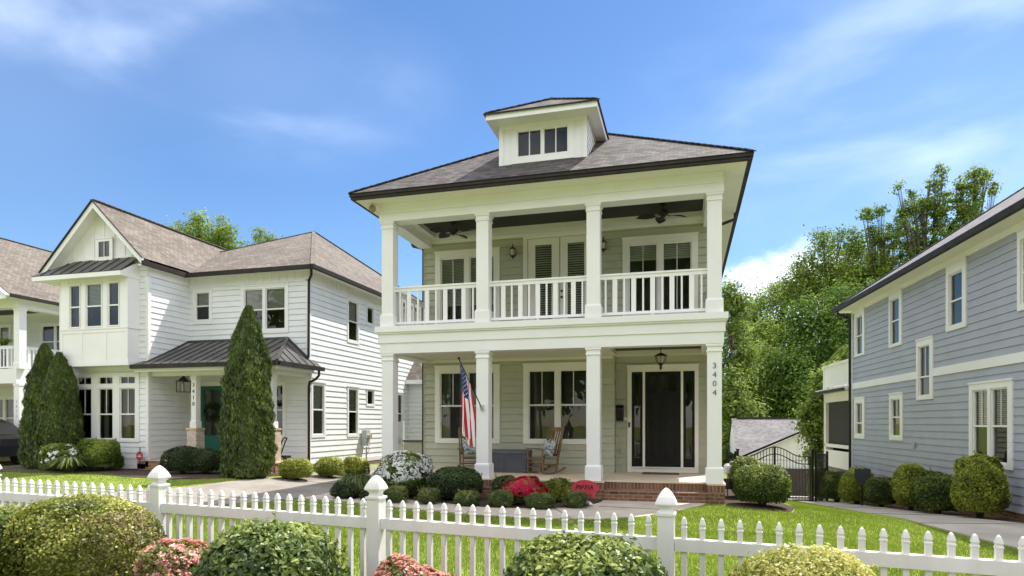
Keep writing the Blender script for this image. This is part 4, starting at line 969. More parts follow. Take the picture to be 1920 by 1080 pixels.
for rr_ in range(9):
    nc = 6 if rr_ % 2 == 0 else 5
    for cc_ in range(nc):
        s0 = (rr_+1)/10*7/13; t0 = ((cc_*2+1+(rr_ % 2)))/12*.4
        for sg in (-1, 1):
            pts = []
            for k in range(10):
                a = k*math.pi/5; r0 = .021 if k % 2 == 0 else .009; pts.append((s0+r0*math.cos(a)/.9, t0+r0*math.sin(a)/1.5))
            cen = fl_(s0, t0); nn = (fl_(s0+.02, t0)-cen).cross(fl_(s0, t0+.02)-cen).normalized()*sg*.006
            q.face([tuple(fl_(a, b)+nn) for a, b in (pts if sg > 0 else pts[::-1])])
q.build('stars', 'fwhite', cloth)
# pig shaped yard sign
t = thing('yard_sign', 'red pig shaped sign with dark lettering in the flower bed beside the steps', 'sign', (-2.03, 13.35, 0))
Fs = Fr((-2.03, 13.35), (1, 0), (0, -1))
out = [(-.30, .02), (-.315, .06), (-.27, .10), (-.22, .15), (-.12, .20), (0, .215), (.10, .205), (.17, .17), (.20, .19), (.215, .15), (.26, .11), (.285, .06), (.28, .0), (.24, -.05), (.19, -.08), (.19, -.15), (.15, -.15), (.13, -.09), (.09, -.09), (.08, -.15), (.04, -.15), (.02, -.09), (-.08, -.09), (-.09, -.15), (-.13, -.15), (-.15, -.08), (-.22, -.06), (-.27, -.02)]
q = MB(); fcp = [Fs.pt(u, .012, z+.30) for u, z in out]; bk = [Fs.pt(u, -.0, z+.30) for u, z in out]; q.face(fcp[::-1]); q.face(bk)
for i in range(len(out)): j = (i+1) % len(out); q.face([fcp[i], fcp[j], bk[j], bk[i]])
q.build('sign_board', 'signred', t)
lettering('MAFIA', .125, Fs, -.01, .016, .36, 'black', t, 'sign_lettering', sx=1.05)
q = MB(); q.bar((-2.10, 13.355, -.1), (-2.10, 13.355, .3), .012); q.bar((-1.93, 13.355, -.1), (-1.93, 13.355, .3), .012); q.build('stake', 'black', t)
q = MB(); q.lathe((0, 0, 0), [(.02, 0), (.14, .01), (.17, .04), (.13, .07), (.03, .085)], 9)
q.v = [(-1.98+v[0]*(1+.15*math.sin(v[1]*40)), 12.95+v[1]*.8, .03+v[2]*(1+.3*math.sin(v[0]*30))) for v in q.v]; tag(q.build('rock', 'stone'), 'flat white stone in front of the red pig sign', 'rock')

# ================================================================ neighbouring white house on the left
nb = thing('house', 'white sided house with brown shingle roof, box bay and dark metal porch roof, numbered 3410', 'house', (-16, 17, 0))
XE, XW, YF, YG = -11.96, -16.69, 18.5, 16.75; XGL = -20.30; YBK = 32.05; ZE = 6.78
Fm, Fg, Fs_ = front(YF), front(YG), right(XE)
# openings
T1 = (-16.52, -15.72, 5.13, 6.36); T2 = (-14.56, -12.71, 4.72, 6.36); TPW = (-13.40, -12.81, 1.2, 3.08); TD = (-16.32, -14.9, .50, 3.13)
w = MB(); w.siding(Fm, XW, XE, .37, 6.45, [hole(T1), hole(T2), hole(TPW), hole(TD)]); w.build('wall', 'wsid', nb)
TG = (-19.70, -17.02, 1.10, 3.34)
w = MB(); w.siding(Fg, XGL, XW, .37, 6.75, [hole(TG), (-19.70, -17.07, 3.72, 6.45)]); w.build('wall', 'wsid', nb)
TS = [(18.62, 19.48, 1.23, 3.10), (20.95, 21.80, 1.20, 3.08), (24.95, 25.75, 1.2, 3.06)]; TSU = (20.95, 21.82, 4.68, 6.34); TQ = [(22.40, 23.07, 5.55, 6.32), (22.40, 23.07, 2.37, 3.06)]
w = MB(); w.siding(Fs_, YF, 26.3, .37, 6.45, [hole(t) for t in TS+[TSU]+TQ]); w.siding(Fs_, 26.3, YBK, 3.4, 6.45); w.build('wall', 'wsid', nb)
w = MB(); w.siding(right(XW), YG, YF, .37, 6.75); w.siding(left(XGL), -YBK, -YG, .2, 6.75); w.siding(back(YBK), -XE, -XGL, .2, 6.6); w.build('wall', 'wsid', nb)
# board and batten frieze, corner boards, skirt
w = MB(); w.plate(Fm, (XW, XE, 6.43, 6.78), [], 0, .012); w.plate(Fs_, (YF, YBK, 6.43, 6.78), [], 0, .012); w.plate(Fm, (XW, XE, 6.40, 6.44), [], 0, .03); w.plate(Fs_, (YF, YBK, 6.40, 6.44), [], 0, .03); w.plate(right(XW), (YG, YF, 6.45, 6.75), [], 0, .024)
k = XW+.3
while k < XE: w.fbox(Fm, k, k+.03, .012, .028, 6.44, 6.78); k += .3
k = YF+.2
while k < YBK: w.fbox(Fs_, k, k+.03, .012, .028, 6.44, 6.78); k += .3
w.build('frieze', 'white', nb)
w = MB()
for (x, y) in ((XE, YF), (XW, YG)): w.box(x-.085, x+.03, y-.03, y+.085, .3, 6.44)
w.box(XGL-.03, XGL+.085, YG-.03, YG+.085, .3, 6.5); w.fbox(Fs_, YF+.09, 26.3, .0, .03, .24, .40); w.fbox(Fg, XGL+.09, XW-.09, .0, .03, .24, .40)
w.build('corner_board', 'white', nb)
w = MB(); w.box(XGL+.04, XE-.04, YF+.04, YBK-.04, -.4, .40); w.box(XGL+.04, XW-.04, YG+.04, YF+.1, -.4, .40); w.build('foundation', 'tbrick', nb)
M['obrick'] = brickmat('orange_brick', (.36, .17, .08), (.48, .26, .13), (.45, .38, .3), .21, .075, .009, bumpd=.015)
w = MB(); w.box(-17.1, -11.95, 16.72, YF+.02, -.2, .49); w.build('porch_base', 'obrick', nb); w = MB(); w.box(-16.66, -11.92, 16.68, YF, .49, .53); w.build('porch_floor', 'floor', nb)
w = MB(); w.box(-12.9, -12.0, 16.35, 16.72, -.1, .35); w.box(-12.9, -12.0, 16.0, 16.35, -.1, .18); w.build('step', 'tbrick', nb)
window(nb, Fm, T1, [(-16.37, -15.87, 5.30, 6.2)], 5.76, 0, blind=.48)
window(nb, Fm, T2, [(-14.40, -13.73, 4.88, 6.2), (-13.56, -12.87, 4.88, 6.2)], 5.53, 0, blind=.5)
window(nb, Fm, TPW, [(-13.25, -12.95, 1.33, 2.96)], 2.15, 0)
window(nb, Fg, TG, [(-19.56, -19.0, 1.22, 2.82), (-18.66, -18.12, 1.22, 2.82), (-17.78, -17.22, 1.22, 2.82), (-19.56, -19.0, 3.01, 3.21), (-18.66, -18.12, 3.01, 3.21), (-17.78, -17.22, 3.01, 3.21)], 2.005, 1, curtain=True, nproud=.04)
for t_, b_ in zip(TS, (.5, .5, None)):
    window(nb, Fs_, t_, [(t_[0]+.13, t_[1]-.13, t_[2]+.13, t_[3]-.14)], (t_[2]+t_[3])/2, 0, blind=b_)
window(nb, Fs_, TSU, [(21.07, 21.71, 4.81, 6.2)], 5.49, 0, blind=.48)
for t_ in TQ: window(nb, Fs_, t_, [(t_[0]+.1, t_[1]-.1, t_[2]+.1, t_[3]-.1)])
# teal door with a glazed upper part and wreath
d = MB(); d.plate(Fm, TD, [(-16.19, -15.25, .55, 2.99)], -.05, .035); df = d.build('door_frame', 'white', nb)
d = MB(); d.plate(Fm, (-16.19, -15.25, .55, 2.99), [(-16.04, -15.40, 1.3, 2.86)], -.04, 0); dd = d.build('door', 'teal', nb)
d = MB(); d.face([Fm.pt(-16.05, -.02, 1.25), Fm.pt(-15.39, -.02, 1.25), Fm.pt(-15.39, -.02, 2.9), Fm.pt(-16.05, -.02, 2.9)]); d.build('pane', 'glass', dd)
d = MB(); d.face([Fm.pt(-16.2, -.5, .5), Fm.pt(-15.2, -.5, .5), Fm.pt(-15.2, -.5, 3), Fm.pt(-16.2, -.5, 3)]); d.build('room_behind', 'inter', dd)
wr = thing('wreath', 'round dark green wreath hanging on the teal front door', 'wreath', (-15.72, 18.47, 2.1))
a = rng.random(900)*6.283; rr = .24+.05*rng.normal(size=900); p = np.stack([-15.72+rr*np.cos(a), 18.44+.02*rng.normal(size=900), 2.1+rr*np.sin(a)], 1); leafobj('wreath_leaves', p, rdir(900)+np.array([0, -.8, 0]), .07, .025, .4+.2*rng.normal(size=900), LM['dark'], wr)
# bay
YBY, BX0, BX1 = 16.298, -19.747, -17.025; Fb = front(YBY)
b_ = MB(); TB = [(-19.344, -18.982, 4.84, 6.16), (-18.666, -18.097, 4.84, 6.17), (-17.773, -17.405, 4.84, 6.17)]
b_.plate(Fb, (BX0, BX1, 3.60, 6.62), [(a-.04, b+.04, c-.04, d_+.04) for a, b, c, d_ in TB], -.05, 0)
b_.plate(right(BX1), (YBY+.05, YG, 3.60, 6.62), [], -.05, 0); b_.plate(left(BX0), (-YG, -YBY-.05, 3.60, 6.62), [], -.05, 0)
b_.face([(BX0, YBY, 3.6), (BX0, YG, 3.6), (BX1, YG, 3.6), (BX1, YBY, 3.6)])
b_.box(BX0-.03, BX1+.03, YBY-.03, YG, 3.55, 3.70); b_.fbox(Fb, BX0-.01, BX1+.01, 0, .03, 4.73, 4.78); b_.fbox(right(BX1), YBY, YG, 0, .03, 4.73, 4.78)
for u in (BX0, -18.92, -17.95, BX1-.08): b_.fbox(Fb, u, u+.08, 0, .015, 3.70, 4.73)
b_.fbox(Fb, BX0+.08, BX1-.08, 0, .014, 4.62, 4.73)
for u0, u1 in ((BX0, -19.42), (-18.90, -18.75), (-18.02, -17.86), (-17.33, BX1)): b_.fbox(Fb, u0, u1, 0, .015, 4.78, 6.45)
b_.build('bay', 'white', nb)
window(nb, Fb, (-19.40, -18.93, 4.79, 6.215), [TB[0]], 5.48, 0, curtain=True, nproud=.03)
window(nb, Fb, (-18.73, -18.04, 4.79, 6.22), [TB[1]], 5.48, 0, blind=.5, nproud=.03)
window(nb, Fb, (-17.84, -17.35, 4.79, 6.22), [TB[2]], 5.48, 0, nproud=.03)
# bay roof (standing seam) with fascia
def seamroof(name, A, Bp, Cp, D, n, parent, th=.03):
    """A-B eave, D-C top edge"""
    A, Bp, Cp, D = map(Vector, (A, Bp, Cp, D)); nn = (Bp-A).cross(D-A).normalized(); nn = nn if nn.z > 0 else -nn
    q = MB(); q.hexa([A-nn*th, Bp-nn*th, Cp-nn*th, D-nn*th, A, Bp, Cp, D]); dx = (Bp-A)/n
    up = (Cp-D)/max(n, 1)
    e = (Bp-A).normalized(); sdir = (D-A)-(D-A).dot(e)*e; hh = sdir.length; sdir.normalize()
    for k in range(n+1):
        u = (Bp-A).length*k/n; p = A+e*u
        lu, ru = (D-A).dot(e), (Cp-A).dot(e)
        t = 1.
        if u < lu: t = u/lu
        if u > ru: t = min(t, ((Bp-A).length-u)/max(1e-6, (Bp-A).length-ru))
        if t < .04: continue
        q.bar(p+nn*.012, p+sdir*hh*t+nn*.012, .022, .03, up=nn)
    return q.build(name, 'metalroof', parent)
seamroof('bay_roof', (-20.62, 15.98, 6.50), (-17.0, 15.98, 6.50), (-17.06, 16.72, 7.08), (-19.72, 16.72, 7.08), 9, nb)
q = MB(); q.box(-20.6, -17.0, 15.99, 16.05, 6.34, 6.48); q.box(-17.06, -17.0, 16.05, 16.75, 6.34, 6.48); q.box(-20.58, -17.06, 16.05, 16.75, 6.35, 6.37); q.hexa([(-17.06,16.05,6.46),(-17.02,16.05,6.46),(-17.02,16.74,6.46),(-17.06,16.74,6.46),(-17.06,16.05,6.5),(-17.02,16.05,6.5),(-17.02,16.74,6.92),(-17.06,16.74,6.92)]); q.box(-19.72, -17.3, 16.72, 16.76, 7.1, 7.17)
q.build('bay_fascia', 'white', nb)
# gable
def apexz(x): return 8.79-abs(x+18.50)*1.0
GX = -18.50; zE = 6.84
q = MB(); q.face([(XGL, YG-.005, 6.74), (XW, YG-.005, 6.74), (XW, YG-.005, apexz(XW)), (GX, YG-.005, 8.79), (XGL, YG-.005, apexz(XGL))])
x = XGL+.15
while x < XW: q.box(x, x+.035, YG-.022, YG-.006, 6.74, apexz(x)-.12); x += .42
q.build('gable', 'white', nb)
window(nb, front(YG-.10), (-18.72, -18.04, 7.04, 7.78), [(-18.60, -18.15, 7.16, 7.66)], None, 1, nproud=.0, depth=.085)
OH = .34; YR = YG-.40; slope = 1.0
xl, xr = XGL-.42, XW+.18; 
def gz(x): return 8.92-abs(x-GX)*1.0
q = MB()
# rake boards and soffit of the gable overhang
for x in (xl, xr):
    a, b = Vector((x, YR, gz(x)-.13)), Vector((GX, YR, gz(GX)-.13)); q.hexa([a+Vector((0, 0, -.11)), b+Vector((0, 0, -.11)), b+Vector((0, .04, -.11)), a+Vector((0, .04, -.11)), a+Vector((0, 0, .10)), b+Vector((0, 0, .10)), b+Vector((0, .04, .10)), a+Vector((0, .04, .10))])
    q.face([(x, YR+.03, gz(x)-.15), (GX, YR+.03, gz(GX)-.15), (GX, YG+.02, gz(GX)-.15), (x, YG+.02, gz(x)-.15)])
q.build('rake_board', 'white', nb)
# main and wing roofs: hip main roof, wing ridge along y
ye = YF-.32; xe = XE+.35; zr = ZE+.06; msl = .60
hipx = -18.5; r_ = MB()
# main hip
mx0, mx1, my0, my1 = XGL-.35, xe, ye, YBK+.3; dep = (my1-my0)/2
my1 = 32.4; A_ = (-16.1, 25.3, 10.3); msl = (A_[2]-zr)/(A_[1]-my0)
c4 = [(mx0, my0, zr), (mx1, my0, zr), (mx1, my1, zr), (mx0, my1, zr)]
for i in range(4): r_.face([c4[i], c4[(i+1) % 4], A_]); ridgecaps(r_, c4[i], A_, .14)
# wing roof
yi = my0+(8.92-zr)/msl if True else 0
for sg, x in ((-1, xl), (1, xr)):
    zlow = gz(x); P_ = [(x, YR-.03, zlow), (GX, YR-.03, 8.92), (GX, yi+.1, 8.92), (x, my0+max(0, (zlow-zr)/msl)+.15, zlow)]
    r_.face(P_ if sg < 0 else P_[::-1])
ridgecaps(r_, (GX, YR-.02, 8.93), (GX, yi, 8.93), .16)
r_.build('roof', 'shtan', nb)
q = MB(); q.box(XW+.13, mx1-.0, my0-.10, my0+.02, zr-.14, zr-.01); q.box(mx1-.02, mx1+.10, my0-.10, my1, zr-.14, zr-.01); q.box(xr-.03, xr+.09, YR-.02, my0-.10, zr-.02-.12, zr-.0)
for x in (xl, xr): q.bar((x, YR-.035, gz(x)+.0), (GX, YR-.035, 8.92), .03, .035, up=(0, 1, 0))
q.build('gutter', 'bronze', nb)
q = MB(); q.box(XW, mx1, my0+.02, YF+.02, ZE-.06, ZE-.03); q.box(XE, mx1-.02, YF, YBK, ZE-.06, ZE-.03); q.box(XW, xr, YR, my0, ZE-.08, ZE-.05); q.build('soffit', 'white', nb)
# porch roof, columns, beam
pe = dict(x0=-17.0, x1=-11.70, y=16.45, z=3.58)
seamroof('porch_roof', (pe['x0'], pe['y'], pe['z']), (pe['x1'], pe['y'], pe['z']), (-12.74, 18.48, 4.53), (-16.30, 18.48, 4.53), 15, nb)
seamroof('porch_roof', (pe['x1'], pe['y'], pe['z']), (pe['x1'], 18.85, pe['z']), (-12.2, 18.8, 4.05), (-12.74, 18.48, 4.53), 6, nb)
q = MB(); q.bar((-11.70, 16.45, 3.61), (-12.74, 18.48, 4.56), .10, .03); q.bar((-16.69, 16.8, 3.72), (-16.65, 18.48, 4.56), .07, .05); q.fbox(Fm, -16.6, -12.72, .0, .05, 4.50, 4.58)
q.bar((-12.74, 18.46, 4.55), (-11.94, 18.46, 3.85), .05, .06, up=(0, 1, 0)); q.build('flashing', 'metalroof', nb)
q = MB(); q.box(-17.02, -11.66, 16.34, 16.46, 3.44, 3.57); q.box(-11.72, -11.60, 16.46, 18.9, 3.44, 3.57); q.build('gutter', 'bronze', nb)
q = MB(); q.box(-16.68, -11.95, 16.85, 17.10, 3.22, 3.44); q.box(-12.2, -11.95, 17.10, 18.47, 3.22, 3.44); q.box(-16.97, -11.74, 16.46, 18.47, 3.44, 3.46); q.box(-16.95, -11.74, 16.46, 16.5, 3.34, 3.44); q.box(-11.78, -11.74, 16.5, 18.47, 3.34, 3.44); q.build('porch_beam', 'white', nb)
for i, cx in enumerate((-15.065, -12.24)):
    q = MB(); q.sqlathe((cx, 16.98, 0), [(.12, 1.56), (.12, 1.76), (.092, 1.79), (.092, 3.1), (.11, 3.11), (.11, 3.225)]); cc = q.build('column', 'white', nb)
    q = MB(); q.sqlathe((cx, 16.98, 0), [(.178, .25), (.178, 1.50)]); q.build('pedestal', 'tbrick', nb); q = MB(); q.sqlathe((cx, 16.98, 0), [(.20, 1.50), (.20, 1.56)]); q.build('pedestal_cap', 'tbrick', nb)
    if i == 0: lettering('3410', .17, front(16.888), cx, .006, 2.92, 'black', cc, 'house_number', vertical=True, step=.20, sx=1.05)
q = MB(); q.tube([(-11.62, 18.12, 6.74), (-11.62, 18.12, 6.68), (-11.70, 18.25, 6.52), (-11.90, 18.42, 6.38), (-11.915, 18.42, 3.86), ], .042, 8); q.build('downspout', 'bronze', nb)
q = MB(); q.tube([(-11.64, 18.6, 3.46), (-11.64, 18.6, 3.28), (-11.70, 18.5, 3.15), (-11.88, 18.43, 3.05), (-11.9, 18.42, 2.9), (-11.9, 18.42, .22)], .042, 8); q.build('downspout', 'bronze', nb)
# bump-out with a small shed roof on the side wall
q = MB(); q.siding(front(26.3), XE, -11.1, .37, 3.6); q.siding(right(-11.1), 26.3, 30.5, .37, 3.6); q.build('wall', 'wsid', nb)
q = MB(); q.hexa([(-12.0, 26.0, 3.62), (-10.85, 26.0, 3.62), (-10.85, 30.5, 3.62), (-12, 30.5, 3.62), (-12.0, 26.9, 4.5), (-11.7, 26.9, 4.5), (-11.7, 30.5, 4.5), (-12, 30.5, 4.5)]); q.build('bump_out_roof', 'shtan', nb)
q = MB(); q.box(-11.98, -10.86, 25.97, 26.02, 3.44, 3.62); q.build('fascia', 'white', nb)
# things round the left house
t = thing('wall_lantern', 'square black lantern on the white side wall of the left porch', 'wall lantern', (-15.55, 17.0, 3.0))
q = MB(); cx, cy = -15.55, 17.0
q.sqlathe((cx, cy, 0), [(.15, 2.70), (.15, 2.72)]); q.sqlathe((cx, cy, 0), [(.165, 3.04), (.165, 3.06), (.10, 3.09), (.06, 3.16), (.03, 3.2), (.02, 3.24)])
for a in (-1, 1):
    for b in (-1, 1): q.bar((cx+a*.14, cy+b*.14, 2.71), (cx+a*.14, cy+b*.14, 3.05), .018)
q.bar((cx, cy-.14, 2.71), (cx, cy-.14, 3.05), .014); q.tube([(cx, cy, 3.2), (cx, cy, 3.44)], .012, 6); q.build('cage', 'black', t)
MB().lathe((cx, cy, 2.74), [(.05, 0), (.05, .2), (.03, .24)], 8).build('lantern_glass', 'frost', t)
t = thing('security_sign', 'small red and white eight sided sign on a stake in front of the left house', 'sign', tuple(at(262, 905, 20.4).xy)+(.2,))
p = at(262, 858, 20.4); q = MB(); q.bar((p.x, p.y+.01, .1), (p.x, p.y+.01, .95), .02); q.build('stake', 'black', t)
q = MB(); Fq = Fr((p.x, p.y), (1, 0), (0, -1))
for r0, m_, n_ in ((.15, 'grey', 0.0), (.135, 'signred', .006)):
    qq = MB(); qq.face([Fq.pt(r0*math.cos(a), n_+.004, p.z+.05+r0*1.15*math.sin(a)) for a in [k*math.pi/4+.39 for k in range(8)]][::-1]); qq.face([Fq.pt(r0*math.cos(a), n_, p.z+.05+r0*1.15*math.sin(a)) for a in [k*math.pi/4+.39 for k in range(8)]]); qq.build('sign_face', m_, t)
qq = MB(); qq.fbox(Fq, -.07, .07, .012, .014, p.z+.02, p.z+.05); qq.fbox(Fq, -.05, .05, .012, .014, p.z+.07, p.z+.09); qq.build('sign_text_band', 'fwhite', t)
# hand cart on the porch
t = thing('hand_cart', 'small black folding cart with wheels on the left porch', 'cart', (-12.38, 17.7, .53), 0, None, local=True)
q = MB(); q.tube([(-.22, 0, .08), (-.02, 0, .62), (.06, 0, .72), (.16, 0, .70)], .022, 6); q.tube([(-.10, .0, .1), (.10, 0, .6), (.16, 0, .70)], .02, 6); q.tube([(-.12, 0, .35), (.0, 0, .36)], .015, 6); q.build('handle', 'black', t)
MB().box(-.25, .22, -.12, .12, .08, .15).build('tray', 'black', t)
for x in (-.2, .17): MB().tube([(x, -.15, .07), (x, -.11, .07)], .065, 12).build('wheel', 'tyre', t)
# meters and boxes between the houses
t = thing('meter_pedestal', 'grey utility meter on a post beside the white side wall', 'utility meter', (-11.75, 22.1, .1))
q = MB(); q.tube([(-11.78, 22.1, 0), (-11.78, 22.1, .8)], .03, 8); q.build('post', 'grey', t); q = MB(); q.box(-11.9, -11.70, 21.95, 22.25, .85, 1.45); q.build('meter_box', 'grey', t)
q = MB(); q.tube([(-11.70, 22.1, 1.2), (-11.58, 22.1, 1.2)], .10, 14); q.build('dial', 'frost', t); q = MB(); q.tube([(-11.7, 22.05, .85), (-11.6, 22.0, .7), (-11.66, 21.9, .55), (-11.75, 22.0, .5)], .012, 6); q.build('cable', 'dgrey', t)
p = at(750, 840, 27.0); t = thing('electric_panel', 'tall grey electrical panel with pipes behind the corner column', 'electrical panel', (p.x, p.y, 0))
q = MB(); q.box(p.x-.17, p.x+.17, p.y-.1, p.y+.1, .85, 1.78); q.build('cabinet', 'grey', t); q = MB()
for dx_, z0 in ((-.1, .0), (0, .0), (.1, .0)): q.tube([(p.x+dx_, p.y, -.05), (p.x+dx_, p.y, .9)], .025, 6)
q.lathe((p.x-.05, p.y-.14, 1.0), [(.10, -.1), (.11, 0), (.08, .12)], 10); q.build('pipes', 'grey', t)
p = at(777, 850, 26.0); t = thing('storage_bin', 'grey green lidded bin in the side yard left of the sage house', 'bin', (p.x, p.y, 0), 0, None)
q = MB(); q.box(p.x-.30, p.x+.5, p.y-.35, p.y+.35, -.05, .96)
for k in range(6): q.box(p.x-.27+k*.13, p.x-.2+k*.13, p.y-.36, p.y-.34, .05, .9)
q.build('bin_body', 'sage', t); q = MB(); q.box(p.x-.34, p.x+.54, p.y-.39, p.y+.39, .96, 1.03); q.build('lid', 'dgrey', t)

# ================================================================ far left house
fh = thing('house', 'white house at the left edge with a tan roof and a double porch, numbered 3416', 'house', (-31, 21, 0))
hx1, hy0 = -26.3, 19.9; HZ = 6.75
for Y, z0, z1 in ((hy0, .35, 3.35), (hy0, 3.95, 6.45)):
    for X in (-26.45, -29.3, -32.4, -35.5):
        q = MB(); h = .15; q.sqlathe((X, Y+.15, 0), [(h+.02, z0), (h+.02, z0+.25), (h, z0+.27), (h, z1-.12), (h+.02, z1-.1), (h+.02, z1)]); lc = q.build('column', 'white', fh)
        if z0 < 1 and X == -26.45: lettering('3416', .17, front(hy0), X, .006, 2.6, 'grey', lc, 'house_number', vertical=True, step=.20)
q = MB(); q.box(-35.8, -26.42, hy0-.03, hy0+.33, 3.35, 3.95); q.box(-26.78, -26.42, hy0+.33, 22.4, 3.35, 3.95); q.box(-35.8, -26.35, hy0-.05, hy0+.33, 6.45, 6.85); q.box(-26.78, -26.35, hy0+.33, 22.4, 6.45, 6.85); q.build('beam', 'white', fh)
q = MB(); q.box(-35.7, -26.5, hy0, 22.4, .15, .35); q.build('porch_floor', 'floor', fh); q = MB(); q.box(-35.7, -26.8, hy0+.3, 22.4, 3.35, 3.40); q.box(-35.7, -26.8, hy0+.3, 22.4, 6.7, 6.74); q.build('porch_ceiling', 'soff', fh)
q = MB(); q.box(-35.7, -27.0, hy0+.4, 22.1, 6.66, 6.70); q.build('ceiling_boards', 'dwood', fh)
tt_ = [(-28.35, -26.65, 4.5, 6.25), (-31.6, -30.1, 3.95, 6.3), (-28.3, -26.9, .9, 2.95), (-31.6, -29.4, .9, 2.95)]
q = MB(); q.siding(front(22.4), -35.7, -26.42, .3, 6.75, [hole(t_) for t_ in tt_]); q.siding(right(-26.42), 22.4, 34, .3, 6.75); q.build('wall', 'wsid', fh)
window(fh, front(22.4), tt_[0], [(-28.2, -27.55, 4.64, 6.1), (-27.4, -26.8, 4.64, 6.1)], 5.4); window(fh, front(22.4), tt_[1], [(-31.45, -30.95, 4.1, 6.15), (-30.75, -30.25, 4.1, 6.15)], None, 0, blind=.6)
window(fh, front(22.4), tt_[2], [(-28.15, -27.65, 1.05, 2.8), (-27.5, -27.05, 1.05, 2.8)], 1.95); window(fh, front(22.4), tt_[3], [(-31.45, -30.6, 1.05, 2.8), (-30.4, -29.55, 1.05, 2.8)], 1.95, curtain=True)
railing(-29.15, -26.80, 11, front(hy0+.15), fh, z=3.93); railing(-32.25, -29.45, 11, front(hy0+.15), fh, z=3.93); railing(hy0+.33, 22.4, 11, right(-26.6), fh, z=3.93)
q = MB(); A, B = (-31.2, 19.25, 10.44), (-31.2, 34.5, 10.44)
for x in (-36.4, -26.0): P_ = [(x, 19.25, 6.9), (x, 34.5, 6.9), B, A]; q.face(P_ if x < -30 else P_[::-1])
ridgecaps(q, A, B, .16); q.build('roof', 'shtan', fh)
q = MB(); q.box(-26.04, -25.92, 19.3, 34.6, 6.76, 6.89); q.box(-36.48, -36.36, 19.3, 34.6, 6.76, 6.89); q.build('gutter', 'bronze', fh)
q = MB(); q.box(-36.3, -26.05, 19.32, 22.4, 6.80, 6.83); q.box(-36.3, -26.2, 19.28, 19.33, 6.70, 6.83); q.build('soffit', 'white', fh)
q = MB(); q.face([(-35.9, 19.85, 6.83), (-26.5, 19.85, 6.83), (-31.2, 19.85, 10.1)]); q.build('gable', 'white', fh)
q = MB()
for x in (-36.4, -26.0): q.bar((x, 19.24, 6.80), (-31.2, 19.24, 10.34), .04, .20, up=(0, 1, 0)); q.bar((x, 19.5, 6.84), (-31.2, 19.5, 10.38), .6, .02, up=(0, 0, 1))
q.build('rake_board', 'white', fh)
p = at(8, 643, 27); tuft('flower_box_plant', 'trailing plant with flowers on the railing of the far left porch', 'plant', (p.x, p.y, p.z-.1), .35, .3, 220, LM['mid'])

# ================================================================ parked car
cx0, cyc = -25.3, 18.95
car = thing('parked_car', 'black sport utility vehicle parked in front of the house at the left edge', 'car', (cx0-2.3, cyc, 0))
side = [(0, .35), (.02, .75), (.10, 1.02), (.25, 1.12), (.55, 1.20), (1.05, 1.62), (1.5, 1.76), (2.4, 1.80), (3.1, 1.74), (3.75, 1.32), (4.3, 1.12), (4.72, 1.0), (4.8, .7), (4.78, .35)]
side = [(s_, z*1.02+.06) for s_, z in side]
q = MB(); ysec = [(-.93, .0), (-.9, .5), (-.62, 1.0), (0, 1.06), (.62, 1.0), (.9, .5), (.93, 0)]
def cary(z): return .93-.26*max(0, (z-1.05))/.75
nS = len(side); ring0 = []; 
for sgn in (-1, 1):
    for (s_, z) in side: q.v.append((cx0-s_, cyc+sgn*cary(z), z))
for i in range(nS-1): q.f.append((i, i+1, nS+i+1, nS+i)); q.m.append(0)
q.f.append(tuple(range(nS))[::-1]); q.m.append(0); q.f.append(tuple(range(nS, 2*nS))); q.m.append(0); q.f.append((0, nS, 2*nS-1, nS-1)); q.m.append(0)
body = q.build('body', 'carp', car)
q = MB(); yy = lambda z: cyc-cary(z)-.006
for (pl_) in ([(.62, 1.28), (1.12, 1.68), (1.95, 1.76), (1.95, 1.28)], [(2.03, 1.28), (2.03, 1.76), (2.95, 1.74), (3.55, 1.36), (3.55, 1.28)]):
    q.face([(cx0-s_, yy(z), z) for s_, z in pl_])
q.build('side_window', 'glass', body); q = MB()
for k in ((.62, 1.27, 3.6, 1.27), ): q.bar((cx0-k[0], yy(1.2)-.0, k[1]), (cx0-k[2], yy(1.2), k[3]), .012, .025)
q.tube([(cx0-1.15, cyc-.72, 1.80), (cx0-1.6, cyc-.72, 1.90), (cx0-2.9, cyc-.72, 1.90)], .02, 6); q.build('roof_rail', 'rim', body)
q = MB(); q.box(cx0-.10, cx0+.01, cyc-.88, cyc-.55, .95, 1.12); q.build('tail_light', 'signred', body)
q = MB()
for u in (1.25, 2.2): q.box(cx0-u-.18, cx0-u, cyc-.965, cyc-.93, 1.12, 1.15)
q.build('door_handle', 'carp', body)
for s_ in (.95, 3.85):
    for sg in (-1, 1):
        Y0 = cyc+sg*.93; wh = MB().tube([(cx0-s_, Y0-.12, .37), (cx0-s_, Y0-.08 if sg > 0 else Y0+.01, .37), (cx0-s_, Y0+.02, .37)], .37, 20).build('wheel', 'tyre', car)
        q = MB(); q.tube([(cx0-s_, Y0+sg*.02, .37), (cx0-s_, Y0+sg*.035, .37)], .23, 14); q.build('rim', 'rim', wh)

